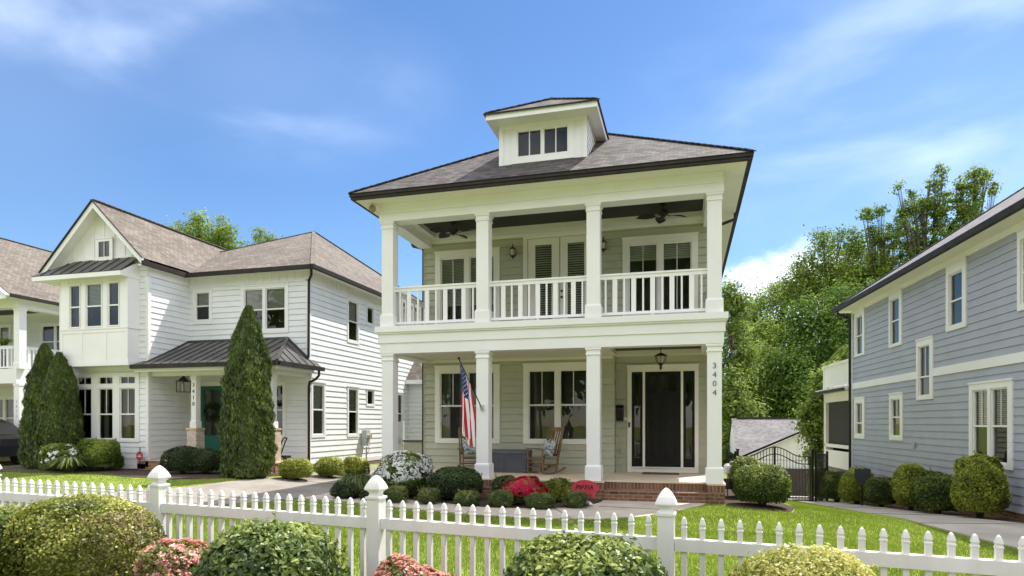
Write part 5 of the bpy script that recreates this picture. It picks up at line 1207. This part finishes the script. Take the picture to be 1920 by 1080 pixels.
# ================================================================ blue grey house on the right
WA = R(11.1); X0c, Z0c = .8027*13.5, 13.5
def wpt(t): a = X0c+math.sin(WA)*t; b = Z0c+math.cos(WA)*t; return Vector((a*CY-b*SY, a*SY+b*CY))
o0 = wpt(0); ud = (wpt(1)-o0).normalized()
bh = thing('house', 'blue grey lap sided house with white trim and grey shingle roof on the right', 'house', (o0.x, o0.y, 0))
nrm_ = Vector((-ud.y, ud.x)); FR = Fr((o0.x, o0.y), (-ud.x, -ud.y), (nrm_.x, nrm_.y))   # u grows toward the camera: u=-t
FR2 = lambda off: FR
LW = 11.0
TT = dict(w1=(-10.60, -9.56, 4.18, 5.86), w2=(-7.29, -6.27, 4.14, 5.86), w3=(-3.39, -2.35, 4.11, 5.84), w4=(-.17, .9, 4.10, 5.83), w5=(-5.21, -4.16, 2.38, 4.12), l1=(-10.62, -9.56, 1.15, 2.66), l2=(-7.25, -6.21, 1.17, 2.66), big=(-2.20, -.36, .68, 2.68))
q = MB(); q.siding(FR, -LW, 9, -.22, 6.0, [hole(v) for v in TT.values()], lap=.19); q.build('wall', 'blue', bh)
q = MB(); q.plate(FR, (-LW, 9, 3.0, 3.22), [hole(TT['w5'])], 0, .035); q.fbox(FR, -LW-.0, -LW+.10, 0, .03, -.22, 5.9); q.plate(FR, (-LW, 9, 5.84, 6.02), [], 0, .03); q.build('band_board', 'white', bh)
def rw(k, units, mid, **kw): window(bh, FR, TT[k], units, mid, casing='white', nproud=.045, **kw)
rw('w1', [(-10.44, -9.82, 4.27, 5.62)], 4.93, munt=1); rw('w2', [(-7.15, -6.5, 4.25, 5.62)], 4.96); rw('w3', [(-3.21, -2.57, 4.26, 5.54)], 4.87); rw('w4', [(-.03, .6, 4.25, 5.57)], 4.9)
rw('w5', [(-5.05, -4.39, 2.52, 3.88)], 3.03, munt=1, blind=.0); rw('l1', [(-10.44, -9.83, 1.33, 2.43)], 1.72, munt=1); rw('l2', [(-7.08, -6.43, 1.33, 2.44)], 1.90, munt=1)
rw('big', [(-2.01, -1.393, .83, 2.47), (-1.205, -.574, .83, 2.47)], 1.64, munt=1, blind=.49)
def FP(u, n, z): return FR.pt(u, n, z)
q = MB(); q.fbox(FR, -LW+.05, 9, -.4, -.02, -2.0, -.2); q.fbox(FR, -LW, -LW+.2, -9, -.02, -2, -.2); q.build('foundation', 'brick', bh)
q = MB(); FB = Fr(FR.pt(-LW, 0, 0)[:2], (-FR.N.x, -FR.N.y), (-FR.U.x, -FR.U.y)); q.siding(FB, 0, 9, -.22, 6.0); FN = Fr(FR.pt(9, 0, 0)[:2], (-FR.N.x, -FR.N.y), (FR.U.x, FR.U.y)); q.siding(FN, 0, 9, -.22, 6.0); q.build('wall', 'blue', bh)
q = MB(); q.fbox(FR, -LW-.45, 9.4, -9.4, .45, 5.985, 6.01); q.build('soffit', 'cream', bh)
q = MB(); q.fbox(FR, -LW-.5, 9.5, .44, .56, 6.0, 6.15); q.fbox(FR, -LW-.58, -LW-.46, -9.4, .56, 6.0, 6.15); q.build('gutter', 'bronze', bh)
q = MB(); ez = 6.15; hx = 5.0; sl_ = .665; P = FR.pt
a0, a1, n0, n1 = -LW-.55, 9.5, .53, -9.5
A, B = P(a0+hx, n0-hx, ez+hx*sl_), P(a1-hx, n0-hx, ez+hx*sl_)
q.face([P(a0, n0, ez), P(a1, n0, ez), B, A]); q.face([P(a0, n1, ez), P(a0, n0, ez), A]); q.face([P(a1, n0, ez), P(a1, n1, ez), B]); q.face([P(a1, n1, ez), P(a0, n1, ez), A, B]); q.face([P(a0, n0, ez-.01), P(a0, n1, ez-.01), P(a1, n1, ez-.01), P(a1, n0, ez-.01)])
ridgecaps(q, P(a0, n0, ez), A); ridgecaps(q, A, B); ridgecaps(q, P(a1, n0, ez), B); q.build('roof', 'shgrey', bh)
q = MB(); q.tube([P(-LW-.05, .50, 6.0), P(-LW-.05, .49, 5.9), P(-LW-.05, .20, 5.76), P(-LW-.02, .08, 5.66), P(-LW-.02, .07, -.9)], .045, 8); q.build('downspout', 'bronze', bh)
# vents on the wall
tag(MB().fbox(FR, -5.44, -5.30, .02, .07, .98, 1.14).build('wall_vent', 'blue'), 'small blue painted vent cover low on the blue grey wall', 'vent')
# rear screened porch with roof deck
a, b = -LW-3.75, -LW-.05
q = MB(); q.fbox(FR, a, b, -3.5, .0, 2.60, 2.98); q.fbox(FR, a, a+.30, -.30, 0, -.6, 2.60); q.fbox(FR, a-.02, b, -.04, .0, .70, .84); q.fbox(FR, a-.3, b, -3.7, .28, 3.0, 3.14)
q.fbox(FR, a+.3, b, -.06, -.02, -.05, .58); q.fbox(FR, a+.3, b, -.07, -.01, -.12, -.04); q.build('rear_porch_frame', 'cream', bh)
q = MB(); q.face([P(a+.3, -.12, .84), P(b, -.12, .84), P(b, -.12, 2.6), P(a+.3, -.12, 2.6)]); q.face([P(a+.05, -.3, 0.3), P(a+.05, -3.4, .3), P(a+.05, -3.4, 2.6), P(a+.05, -.3, 2.6)]); q.build('porch_screen', 'screen', bh)
q = MB(); q.fbox(FR, a, b, -3.5, -.1, -.4, -.15); q.fbox(FR, a+.4, b, -3.4, -3.3, -.2, 2.6); q.build('rear_porch_floor', 'drive', bh)
q = MB(); q.fbox(FR, a, b, -.05, .0, 3.26, 4.10); q.fbox(FR, a-.04, b, -.09, .05, 4.10, 4.20); q.fbox(FR, a, a+.14, -.12, .03, 3.14, 4.32); q.fbox(FR, a, a+.06, -3.4, -.12, 3.26, 4.10); q.fbox(FR, a, a+.1, -3.4, -.1, 4.10, 4.18)
x = a+.3
while x < b: q.fbox(FR, x, x+.15, -.03, .0, 3.14, 3.26); x += .55
q.build('deck_railing', 'cream', bh)
q = MB(); q.fbox(FR, a-.36, b, .24, .34, 2.97, 3.08); q.build('deck_gutter', 'bronze', bh)
pp = FR.pt(a+2.2, -.4, 4.05); tuft('potted_plant', 'yellow green leafy plant on the roof deck of the blue grey house', 'plant', pp, .55, .75, 500, LM['spring'], w=.04)
pp = FR.pt(a+.5, -.3, 4.0); tuft('potted_plant', 'low trailing plant at the corner of the roof deck', 'plant', pp, .45, .4, 260, LM['spring'], w=.035)

# ================================================================ garage and gate
gx, gy_ = 2.75, 36.0
gar = thing('garage', 'low white garage with grey roof and a small front gable beyond the black gate', 'garage', (6.5, 36.5, -2.3))
q = MB(); q.siding(front(36.2), 2.95, 11.5, -2.4, .05); q.siding(left(2.95), -43, -36.2, -2.4, .05); q.build('wall', 'wsid', gar)
q = MB(); ex0g, ex1g = 2.6, 12.0
q.face([(ex0g, 35.8, .0), (ex1g, 35.8, .0), (ex1g, 39.4, 2.0), (ex0g, 39.4, 2.0)]); q.face([(ex1g, 43, .0), (ex0g, 43, .0), (ex0g, 39.4, 2.0), (ex1g, 39.4, 2.0)])
gcx = 5.95
for sg in (-1, 1): P_ = [(gcx+sg*3.4, 35.25, -.15), (gcx, 35.25, 1.42), (gcx, 38.5, 1.42), (gcx+sg*3.4, 35.7, -.15)]; q.face(P_ if sg < 0 else P_[::-1])
q.build('roof', 'shgrey', gar)
q = MB(); q.face([(ex0g+.05, 35.9, -.02), (ex0g+.05, 39.4, 1.93), (ex0g+.05, 42.9, -.02)]); q.face([(gcx-3.1, 35.45, -.18), (gcx+3.1, 35.45, -.18), (gcx, 35.45, 1.26)])
x = gcx-2.8
while x < gcx+2.8: q.box(x, x+.04, 35.42, 35.448, -.18, 1.26-abs(x-gcx)*.46-.05); x += .4
for sg in (-1, 1): q.bar((gcx+sg*3.35, 35.3, -.24), (gcx, 35.3, 1.32), .04, .17, up=(0, 1, 0))
q.build('gable', 'white', gar)
q = MB()
for sg in (-1, 1): q.bar((gcx+sg*3.42, 35.24, -.14), (gcx, 35.24, 1.43), .03, .04, up=(0, 1, 0))
q.box(ex0g, ex1g, 35.7, 35.8, -.14, .0); q.box(ex0g+.3, ex1g, 39.3, 39.5, 1.99, 2.06); q.build('gutter', 'bronze', gar)
q = MB(); q.box(3.2, 9.5, 35.38, 35.45, -2.35, -.62); q.build('garage_door', mat('brown_garage_door', (.06, .045, .042), .6, (.09, .07, .065), 5, stretch=(8, 1, 1)), gar)
q = MB(); q.box(2.95, 9, 35.46, 35.9, -2.4, -.2); q.build('front_wall', 'wsid', gar)
gp0, gp1 = at(1383, 938, 23.6), at(1523, 938, 23.2); gb = -1.14
gate = thing('iron_gate', 'black iron double gate with an arched top between the houses', 'gate', ((gp0.x+gp1.x)/2, (gp0.y+gp1.y)/2, gb))
GU = Vector((gp1.x-gp0.x, gp1.y-gp0.y)); GL = GU.length; GU.normalize(); FG = Fr((gp0.x, gp0.y), (GU.x, GU.y), (GU.y, -GU.x))
topz = lambda u: gb+1.62+.36*(.5-.5*math.cos(min(1, max(0, (u/GL-.12)/.38 if u < GL/2 else (1-u/GL-.12)/.38))*math.pi))
for u in (0, GL): q = MB(); q.fbox(FG, u-.04, u+.04, -.04, .04, gb-.2, gb+1.85); q.fbox(FG, u-.055, u+.055, -.055, .055, gb+1.85, gb+1.90); q.build('gate_post', 'black', gate)
for ui, (a, b) in enumerate(((.08, GL/2-.01), (GL/2+.01, GL-.08))):
    q = MB(); n = 14
    for off in (0, -.26):
        pts = [FG.pt(a+(b-a)*k/n, 0, topz(a+(b-a)*k/n)+off) for k in range(n+1)]
        for p_, q_ in zip(pts, pts[1:]): q.bar(p_, q_, .035, .035)
    for z in (.12, .22): q.fbox(FG, a, b, -.018, .018, gb+z-.1, gb+z-.065)
    for u in (a, b): q.fbox(FG, u-.025, u+.025, -.025, .025, gb, topz(u)+.02)
    k = a+.1
    while k < b: q.fbox(FG, k-.009, k+.009, -.009, .009, gb+.04, topz(k)); k += .105
    q.build('gate_leaf', 'black', gate)
def ironfence(name, label, A_, B_, za, zb, h=1.45):
    U = Vector((B_[0]-A_[0], B_[1]-A_[1])); Ln = U.length; U.normalize(); FF = Fr(A_, (U.x, U.y), (U.y, -U.x)); t = thing(name, label, 'fence', (A_[0], A_[1], za))
    q = MB(); zz = lambda u: za+(zb-za)*u/Ln
    for off in (h, h-.25, .1): q.bar(FF.pt(0, 0, zz(0)+off), FF.pt(Ln, 0, zz(Ln)+off), .03)
    k = .1
    while k < Ln: q.fbox(FF, k-.009, k+.009, -.009, .009, zz(k), zz(k)+h); k += .105
    q.build('panel', 'black', t)
    for u in (0, Ln): q = MB(); q.fbox(FF, u-.035, u+.035, -.035, .035, zz(u)-.1, zz(u)+h+.12); q.build('post', 'black', t)
ironfence('iron_fence', 'short black iron fence between the gate and the rear porch of the blue grey house', tuple(at(1530, 930, 23.4).xy), tuple(at(1551, 930, 24.6).xy), gb, gb-.1, 1.75)
ironfence('iron_fence', 'short black iron fence from the gate to the right wall of the sage house', tuple(at(1364, 930, 23.0).xy), tuple(at(1379, 930, 23.5).xy), gb+.1, gb, 1.7)
p = at(1364, 930, 14.8); t = thing('gas_meter', 'grey gas meter on a thin post at the right corner of the porch', 'gas meter', (p.x, p.y, 0), 0, None, local=True)
MB().tube([(0, 0, -.1), (0, 0, .55)], .018, 6).build('post', 'grey', t); q = MB(); q.lathe((0, 0, .55), [(.02, -.02), (.09, 0), (.10, .12), (.085, .17), (.03, .22)], 10); q.tube([(0, 0, .7), (.08, 0, .82), (.14, 0, .80)], .015, 6); q.build('meter_head', 'grey', t)
MB().box(-.11, .11, -.08, .08, .18, .42).build('regulator', 'dgrey', t)

# ================================================================ shrubs in the foreground
def G(px, py, d): p = at(px, py, d); return (p.x, p.y, g(p.x, p.y))
sh = dict(group='rounded shrubs in front of the picket fence')
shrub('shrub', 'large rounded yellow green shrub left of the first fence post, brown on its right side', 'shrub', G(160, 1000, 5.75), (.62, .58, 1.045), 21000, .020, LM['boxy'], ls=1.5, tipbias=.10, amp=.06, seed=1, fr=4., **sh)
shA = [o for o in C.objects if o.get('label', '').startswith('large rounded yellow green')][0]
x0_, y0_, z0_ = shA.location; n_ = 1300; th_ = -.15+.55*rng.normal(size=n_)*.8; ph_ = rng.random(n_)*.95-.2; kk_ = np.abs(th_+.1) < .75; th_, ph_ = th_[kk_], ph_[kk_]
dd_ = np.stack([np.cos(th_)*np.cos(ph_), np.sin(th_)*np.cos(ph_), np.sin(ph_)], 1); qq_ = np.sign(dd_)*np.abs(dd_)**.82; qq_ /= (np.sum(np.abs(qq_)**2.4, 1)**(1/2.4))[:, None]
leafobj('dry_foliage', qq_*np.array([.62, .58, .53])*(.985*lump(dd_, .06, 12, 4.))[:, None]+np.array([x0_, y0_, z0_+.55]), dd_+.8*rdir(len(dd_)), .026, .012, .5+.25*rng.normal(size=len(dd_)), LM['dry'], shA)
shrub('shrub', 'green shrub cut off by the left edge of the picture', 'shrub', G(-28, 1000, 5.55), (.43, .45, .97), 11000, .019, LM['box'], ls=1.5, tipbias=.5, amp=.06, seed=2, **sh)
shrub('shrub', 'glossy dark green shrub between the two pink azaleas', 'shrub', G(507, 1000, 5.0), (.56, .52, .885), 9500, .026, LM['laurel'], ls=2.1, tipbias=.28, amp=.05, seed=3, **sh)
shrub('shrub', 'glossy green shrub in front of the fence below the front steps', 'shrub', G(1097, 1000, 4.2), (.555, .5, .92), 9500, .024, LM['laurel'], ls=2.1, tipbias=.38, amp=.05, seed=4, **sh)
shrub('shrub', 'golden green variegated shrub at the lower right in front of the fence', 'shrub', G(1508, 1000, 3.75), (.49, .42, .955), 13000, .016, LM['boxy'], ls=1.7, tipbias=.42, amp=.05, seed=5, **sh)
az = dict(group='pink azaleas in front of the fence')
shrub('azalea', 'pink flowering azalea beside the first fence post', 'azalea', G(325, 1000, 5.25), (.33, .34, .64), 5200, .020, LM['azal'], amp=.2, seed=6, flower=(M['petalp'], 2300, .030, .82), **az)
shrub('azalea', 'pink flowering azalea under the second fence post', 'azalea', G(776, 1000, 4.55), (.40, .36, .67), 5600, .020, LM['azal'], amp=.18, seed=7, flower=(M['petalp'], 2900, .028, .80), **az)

# shrubs of the front bed
shrub('azalea', 'white flowering azalea at the left corner of the porch', 'azalea', G(757, 935, 14.55), (.66, .6, .98), 8500, .032, LM['box'], amp=.12, seed=8, flower=(M['petalw'], 1700, .045, .60))
shrub('shrub', 'dark green mounded shrub under the flag column', 'shrub', G(853, 935, 14.0), (.60, .5, .72), 9000, .028, LM['dark'], amp=.07, seed=9)
shrub('shrub', 'dark green shrub behind the crimson azalea', 'shrub', G(950, 925, 13.75), (.34, .28, .58), 4500, .028, LM['dark'], amp=.08, seed=10)
shrub('azalea', 'crimson flowering azalea in front of the porch', 'azalea', G(980, 938, 13.2), (.42, .38, .56), 4200, .026, LM['azal'], amp=.2, seed=12, flower=(M['petalr'], 3000, .036, .60))
lr = dict(group='grassy tufts along the front bed')
for (px, d, r, h, lab) in ((743, 13.6, .27, .38, 'grassy tuft in front of the white azalea'), (803, 13.35, .24, .36, 'grassy tuft between the white azalea and the dark mounded shrub'), (876, 13.05, .27, .33, 'grassy tuft in front of the dark mounded shrub'),
                          (940, 12.85, .27, .36, 'grassy tuft left of the crimson azalea near the walk'), (1013, 12.6, .28, .34, 'grassy tuft right of the crimson azalea near the walk'), (1080, 12.75, .25, .34, 'grassy tuft just left of the white stone')):
    shrub('liriope', lab, 'plant', G(px, 930, d), (r, r*.92, h*.97), 1500, .011, LM['lir'], ls=8, amp=.10, seed=int(px), tipbias=.25, **lr)
shrub('shrub', 'loose green shrub between the crimson azalea and the pig sign', 'shrub', G(1043, 930, 13.65), (.36, .34, .50), 3200, .03, LM['hold'], amp=.15, seed=13, tipbias=-.1)
shrub('shrub', 'low round shrub behind the tallest grassy tuft at the far left of the bed', 'shrub', G(650, 930, 14.4), (.33, .3, .36), 3000, .028, LM['dark'], amp=.1, seed=14)
tuft('liriope', 'feathery green tuft at the left end of the front bed', 'plant', G(668, 930, 14.7), .40, .52, 900, LM['lir'], w=.014, **lr)
shrub('shrub', 'small shrub at the left end of the front bed nearest the second fence post', 'shrub', G(690, 935, 14.0), (.20, .2, .32), 1600, .026, LM['dark'], amp=.1, seed=15)
# right corner
shrub('shrub', 'large clipped oval shrub at the right corner of the sage house', 'shrub', G(1428, 950, 13.2), (.57, .5, .86), 16000, .024, LM['box'], amp=.04, seed=16, tipbias=.45)
shrub('shrub', 'clipped shrub behind the oval one at the right corner of the sage house', 'shrub', G(1400, 940, 14.6), (.40, .4, .92), 7000, .026, LM['box'], amp=.05, seed=17, tipbias=.5)
# along the blue house
def WP(t, off): p = FR.pt(-t, off, 0); return (p[0], p[1], g(p[0], p[1]))
bs = dict(group='shrubs along the blue grey house')
for (t_, off, r, h, m_, lab, n_) in ((11.2, 1.05, .50, 1.22, 'hold', 'farthest yellow green shrub beside the iron gate', 6000), (9.9, .85, .50, 1.10, 'box', 'dark green shrub second from the gate along the blue grey house', 6000),
                              (7.85, .8, .52, 1.24, 'hold', 'shrub half hidden by the dark shield sign', 6500), (5.85, .75, .47, .98, 'box', 'round dark green shrub just right of the dark shield sign', 6000),
                              (3.75, .75, .43, 1.28, 'hold', 'tall oval yellow green shrub in the middle of the row', 9000), (2.15, .75, .54, 1.0, 'box', 'low dark green shrub between the two tall yellow green ones', 8000),
                              (.25, .72, .48, 1.42, 'hold', 'largest yellow green shrub in front of the big window', 14000)):
    c_ = WP(t_, off); shrub('shrub', lab, 'shrub', (c_[0], c_[1], c_[2]-.02), (r, r*.9, h), n_, .034, LM[m_], amp=.09, seed=int(t_*10), tipbias=.22, **bs)
c_ = WP(7.0, 1.35); t = thing('shield_sign', 'dark shield shaped sign among the shrubs of the blue grey house', 'sign', c_)
p = at(1617, 893, 20.0); Fq = Fr((p.x, p.y), (CY, SY), (SY, -CY)); o_ = [(-.24, .22), (-.1, .25), (0, .22), (.12, .25), (.26, .22), (.25, -.02), (.15, -.2), (.0, -.27), (-.15, -.2), (-.24, -.02)]
q = MB(); q.face([Fq.pt(u, .01, p.z+z) for u, z in o_][::-1]); q.face([Fq.pt(u, -.01, p.z+z) for u, z in o_]); q.build('sign_board', 'dgrey', t); q = MB(); q.fbox(Fq, -.02, .02, -.03, -.01, g(p.x, p.y)-.1, p.z); q.build('stake', 'black', t)

# left house planting
CYP = [(0, .88), (.1, .98), (.28, 1.0), (.45, .95), (.6, .86), (.74, .70), (.86, .48), (.94, .29), (1, .09)]
def cprof(r): return [(a, b*r) for a, b in CYP]
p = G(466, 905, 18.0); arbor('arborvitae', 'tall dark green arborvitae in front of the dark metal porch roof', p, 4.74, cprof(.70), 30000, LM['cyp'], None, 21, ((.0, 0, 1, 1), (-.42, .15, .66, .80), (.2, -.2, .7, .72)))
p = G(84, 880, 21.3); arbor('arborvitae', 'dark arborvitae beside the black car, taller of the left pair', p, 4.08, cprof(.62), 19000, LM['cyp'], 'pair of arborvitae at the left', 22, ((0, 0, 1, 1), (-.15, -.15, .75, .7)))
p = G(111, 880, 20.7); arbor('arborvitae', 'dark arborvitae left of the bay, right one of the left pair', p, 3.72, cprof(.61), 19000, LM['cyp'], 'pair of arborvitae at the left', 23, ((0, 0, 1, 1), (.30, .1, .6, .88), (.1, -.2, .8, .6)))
shrub('shrub', 'broad leaved green shrub below the triple window of the left house', 'shrub', G(188, 884, 20.2), (.76, .55, .92), 5200, .055, LM['mid'], amp=.12, seed=31)
shrub('shrub', 'loose shrub with white flowers at the foot of the left arborvitae', 'shrub', G(118, 886, 19.9), (.66, .45, .78), 3800, .05, LM['mid'], amp=.18, seed=32, flower=(M['petalw'], 110, .085, .2))
tuft('iris_clump', 'clump of upright iris leaves in front of the white flowers', 'plant', G(132, 886, 19.3), .5, .5, 320, LM['lir'], w=.03)
for (px, w_, h, lab, s_) in ((343, .62, .78, 'dark low shrub under the brick pedestal of the left porch', 33), (385, .62, .76, 'dark low shrub against the big arborvitae', 34)):
    shrub('shrub', lab, 'shrub', G(px, 890, 18.9), (w_, .45, h), 6000, .03, LM['dark'], amp=.08, seed=s_, tipbias=.1, group='dark low shrubs before the left porch')
for (px, d, w_, h, lab, s_) in ((555, 18.2, .52, .62, 'small yellow green shrub right of the big arborvitae', 35), (618, 19.4, .44, .60, 'middle small shrub along the white side wall', 36), (667, 20.3, .42, .62, 'small shrub nearest the meter on the white side wall', 37)):
    shrub('shrub', lab, 'shrub', G(px, 893, d), (w_, .4, h), 4200, .03, LM['hold'], amp=.12, seed=s_, group='small shrubs along the white side wall')

# ================================================================ trees
def TR(name, label, px, d, cl, n, leaf, m_, zb=None, **k):
    b = at(px, 900, d); zb = g(b.x, b.y) if zb is None else zb
    cl = [(at(x, y, d+dd), rx*d/FPX, rz*d/FPX) for (x, y, rx, rz, dd) in cl]
    return tree(name, label, (b.x, b.y, zb), cl, n, leaf, LM[m_], **k)
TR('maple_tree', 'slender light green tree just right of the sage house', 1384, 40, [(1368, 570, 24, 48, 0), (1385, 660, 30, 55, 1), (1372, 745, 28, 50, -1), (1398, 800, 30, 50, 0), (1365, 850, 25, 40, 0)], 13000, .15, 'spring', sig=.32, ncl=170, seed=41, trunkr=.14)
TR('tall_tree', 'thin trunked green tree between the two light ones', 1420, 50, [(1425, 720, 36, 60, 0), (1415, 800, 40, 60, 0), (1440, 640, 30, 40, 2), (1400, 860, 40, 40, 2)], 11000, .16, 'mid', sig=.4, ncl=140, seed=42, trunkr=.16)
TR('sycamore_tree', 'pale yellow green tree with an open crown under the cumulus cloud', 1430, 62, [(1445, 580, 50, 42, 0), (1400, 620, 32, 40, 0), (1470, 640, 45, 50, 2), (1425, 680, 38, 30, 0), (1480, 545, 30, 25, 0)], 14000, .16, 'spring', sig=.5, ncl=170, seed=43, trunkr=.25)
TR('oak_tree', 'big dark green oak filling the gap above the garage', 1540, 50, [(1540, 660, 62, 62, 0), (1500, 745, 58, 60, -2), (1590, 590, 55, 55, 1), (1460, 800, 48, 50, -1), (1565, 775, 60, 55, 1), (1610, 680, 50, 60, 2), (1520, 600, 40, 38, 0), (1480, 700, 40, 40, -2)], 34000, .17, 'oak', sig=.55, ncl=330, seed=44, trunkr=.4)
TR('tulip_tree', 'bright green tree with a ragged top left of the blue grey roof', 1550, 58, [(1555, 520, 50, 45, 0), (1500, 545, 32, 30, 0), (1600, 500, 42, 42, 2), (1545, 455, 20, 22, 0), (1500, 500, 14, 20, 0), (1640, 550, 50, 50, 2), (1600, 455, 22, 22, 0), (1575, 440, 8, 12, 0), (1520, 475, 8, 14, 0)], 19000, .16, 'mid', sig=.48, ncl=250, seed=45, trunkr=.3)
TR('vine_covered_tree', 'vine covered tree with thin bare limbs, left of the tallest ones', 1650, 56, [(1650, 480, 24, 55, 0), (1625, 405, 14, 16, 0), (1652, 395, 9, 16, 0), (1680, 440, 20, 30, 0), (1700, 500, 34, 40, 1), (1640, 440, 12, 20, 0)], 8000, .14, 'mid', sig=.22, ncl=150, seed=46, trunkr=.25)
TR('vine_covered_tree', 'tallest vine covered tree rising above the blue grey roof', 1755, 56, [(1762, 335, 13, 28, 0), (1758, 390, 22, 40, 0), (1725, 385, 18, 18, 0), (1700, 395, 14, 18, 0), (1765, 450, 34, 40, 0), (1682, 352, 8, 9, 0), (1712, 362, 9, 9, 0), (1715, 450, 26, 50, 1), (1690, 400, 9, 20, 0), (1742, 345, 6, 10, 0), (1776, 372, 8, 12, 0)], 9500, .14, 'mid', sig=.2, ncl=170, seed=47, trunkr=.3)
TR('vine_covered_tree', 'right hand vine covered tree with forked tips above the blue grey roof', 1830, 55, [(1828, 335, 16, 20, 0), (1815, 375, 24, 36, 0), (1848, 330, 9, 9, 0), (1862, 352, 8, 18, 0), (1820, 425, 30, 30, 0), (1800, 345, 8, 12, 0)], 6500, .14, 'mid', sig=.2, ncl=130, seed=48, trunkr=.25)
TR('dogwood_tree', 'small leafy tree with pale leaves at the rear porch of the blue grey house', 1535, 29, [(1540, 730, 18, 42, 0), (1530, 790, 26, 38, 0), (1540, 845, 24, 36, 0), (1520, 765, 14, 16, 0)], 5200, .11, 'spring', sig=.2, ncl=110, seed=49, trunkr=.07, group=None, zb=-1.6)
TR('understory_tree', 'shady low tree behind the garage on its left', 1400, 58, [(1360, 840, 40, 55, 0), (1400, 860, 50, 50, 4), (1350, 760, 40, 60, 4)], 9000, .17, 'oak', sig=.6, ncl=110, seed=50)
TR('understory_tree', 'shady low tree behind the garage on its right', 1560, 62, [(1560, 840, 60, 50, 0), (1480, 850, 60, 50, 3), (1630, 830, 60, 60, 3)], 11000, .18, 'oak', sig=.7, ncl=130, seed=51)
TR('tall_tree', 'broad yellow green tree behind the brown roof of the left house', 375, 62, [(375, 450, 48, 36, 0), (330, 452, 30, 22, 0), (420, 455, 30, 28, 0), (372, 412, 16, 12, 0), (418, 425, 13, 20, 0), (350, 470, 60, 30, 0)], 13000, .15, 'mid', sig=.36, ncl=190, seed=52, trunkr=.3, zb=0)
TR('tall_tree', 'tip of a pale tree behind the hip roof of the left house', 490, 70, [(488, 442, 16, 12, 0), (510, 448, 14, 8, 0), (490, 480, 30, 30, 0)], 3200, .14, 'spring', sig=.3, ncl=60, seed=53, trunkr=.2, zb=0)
# distant woods closing the view
def woods(name, label, spots, m_, seed):
    P_ = []; T_ = []; NN_ = []
    for (px, py, d, rx, rz) in spots:
        c_ = np.array(at(px, py, d)); k = 70; dd = rdir(k); cc = c_+dd*np.array([rx, rx, rz])*(.6+.4*rng.random((k, 1))); m = 60
        pp_ = cc[:, None, :]+rng.normal(size=(k, m, 3))*.8; P_.append(pp_.reshape(-1, 3)); T_.append((.4+.15*rng.normal(size=(k, 1))+.15*rng.normal(size=(k, m))).reshape(-1)); NN_.append(rdir(k*m)+np.array([0, 0, .5]))
    o = leafobj(name, np.concatenate(P_), np.concatenate(NN_), .5, .33, np.concatenate(T_), LM[m_]); return tag(o, label, 'woods', kind='stuff')
woods('woods', 'dense dark woods closing the view behind the garage and the big oak', [(1330+k*48, 780+(k % 3)*25, 85, 5.5, 7) for k in range(9)]+[(1350+k*50, 860, 88, 5, 5) for k in range(8)]+[(1550+k*55, 700-k*20, 90, 6, 8) for k in range(5)], 'oak', 60)
# trees across the street, seen in the window reflections
rt = tree('street_tree', 'leafy tree across the street, seen only as a reflection in the windows', (-8, -17, 0), [(Vector((-8, -17, 5.5)), 3.6, 3.0), (Vector((-6, -18, 7.5)), 2.6, 2.2), (Vector((-10, -16.5, 7)), 2.4, 2.2), (Vector((-8, -17, 3.4)), 3.2, 1.6)], 9000, .30, LM['oak'], group='trees across the street reflected in the windows', sig=.7, ncl=110, seed=70)
rt.scale = (1.7, 1.7, 2.1); rt.location = (-7, -23, 0)
for i, (x, y, a) in enumerate(((-15, -25, 1.), (-25, -22, 2.), (3, -25, 3.), (-36, -24, 4.), (12, -24, 5.))):
    c_ = copy_tree(rt); c_.location = (x, y, 0); c_.rotation_euler.z = a
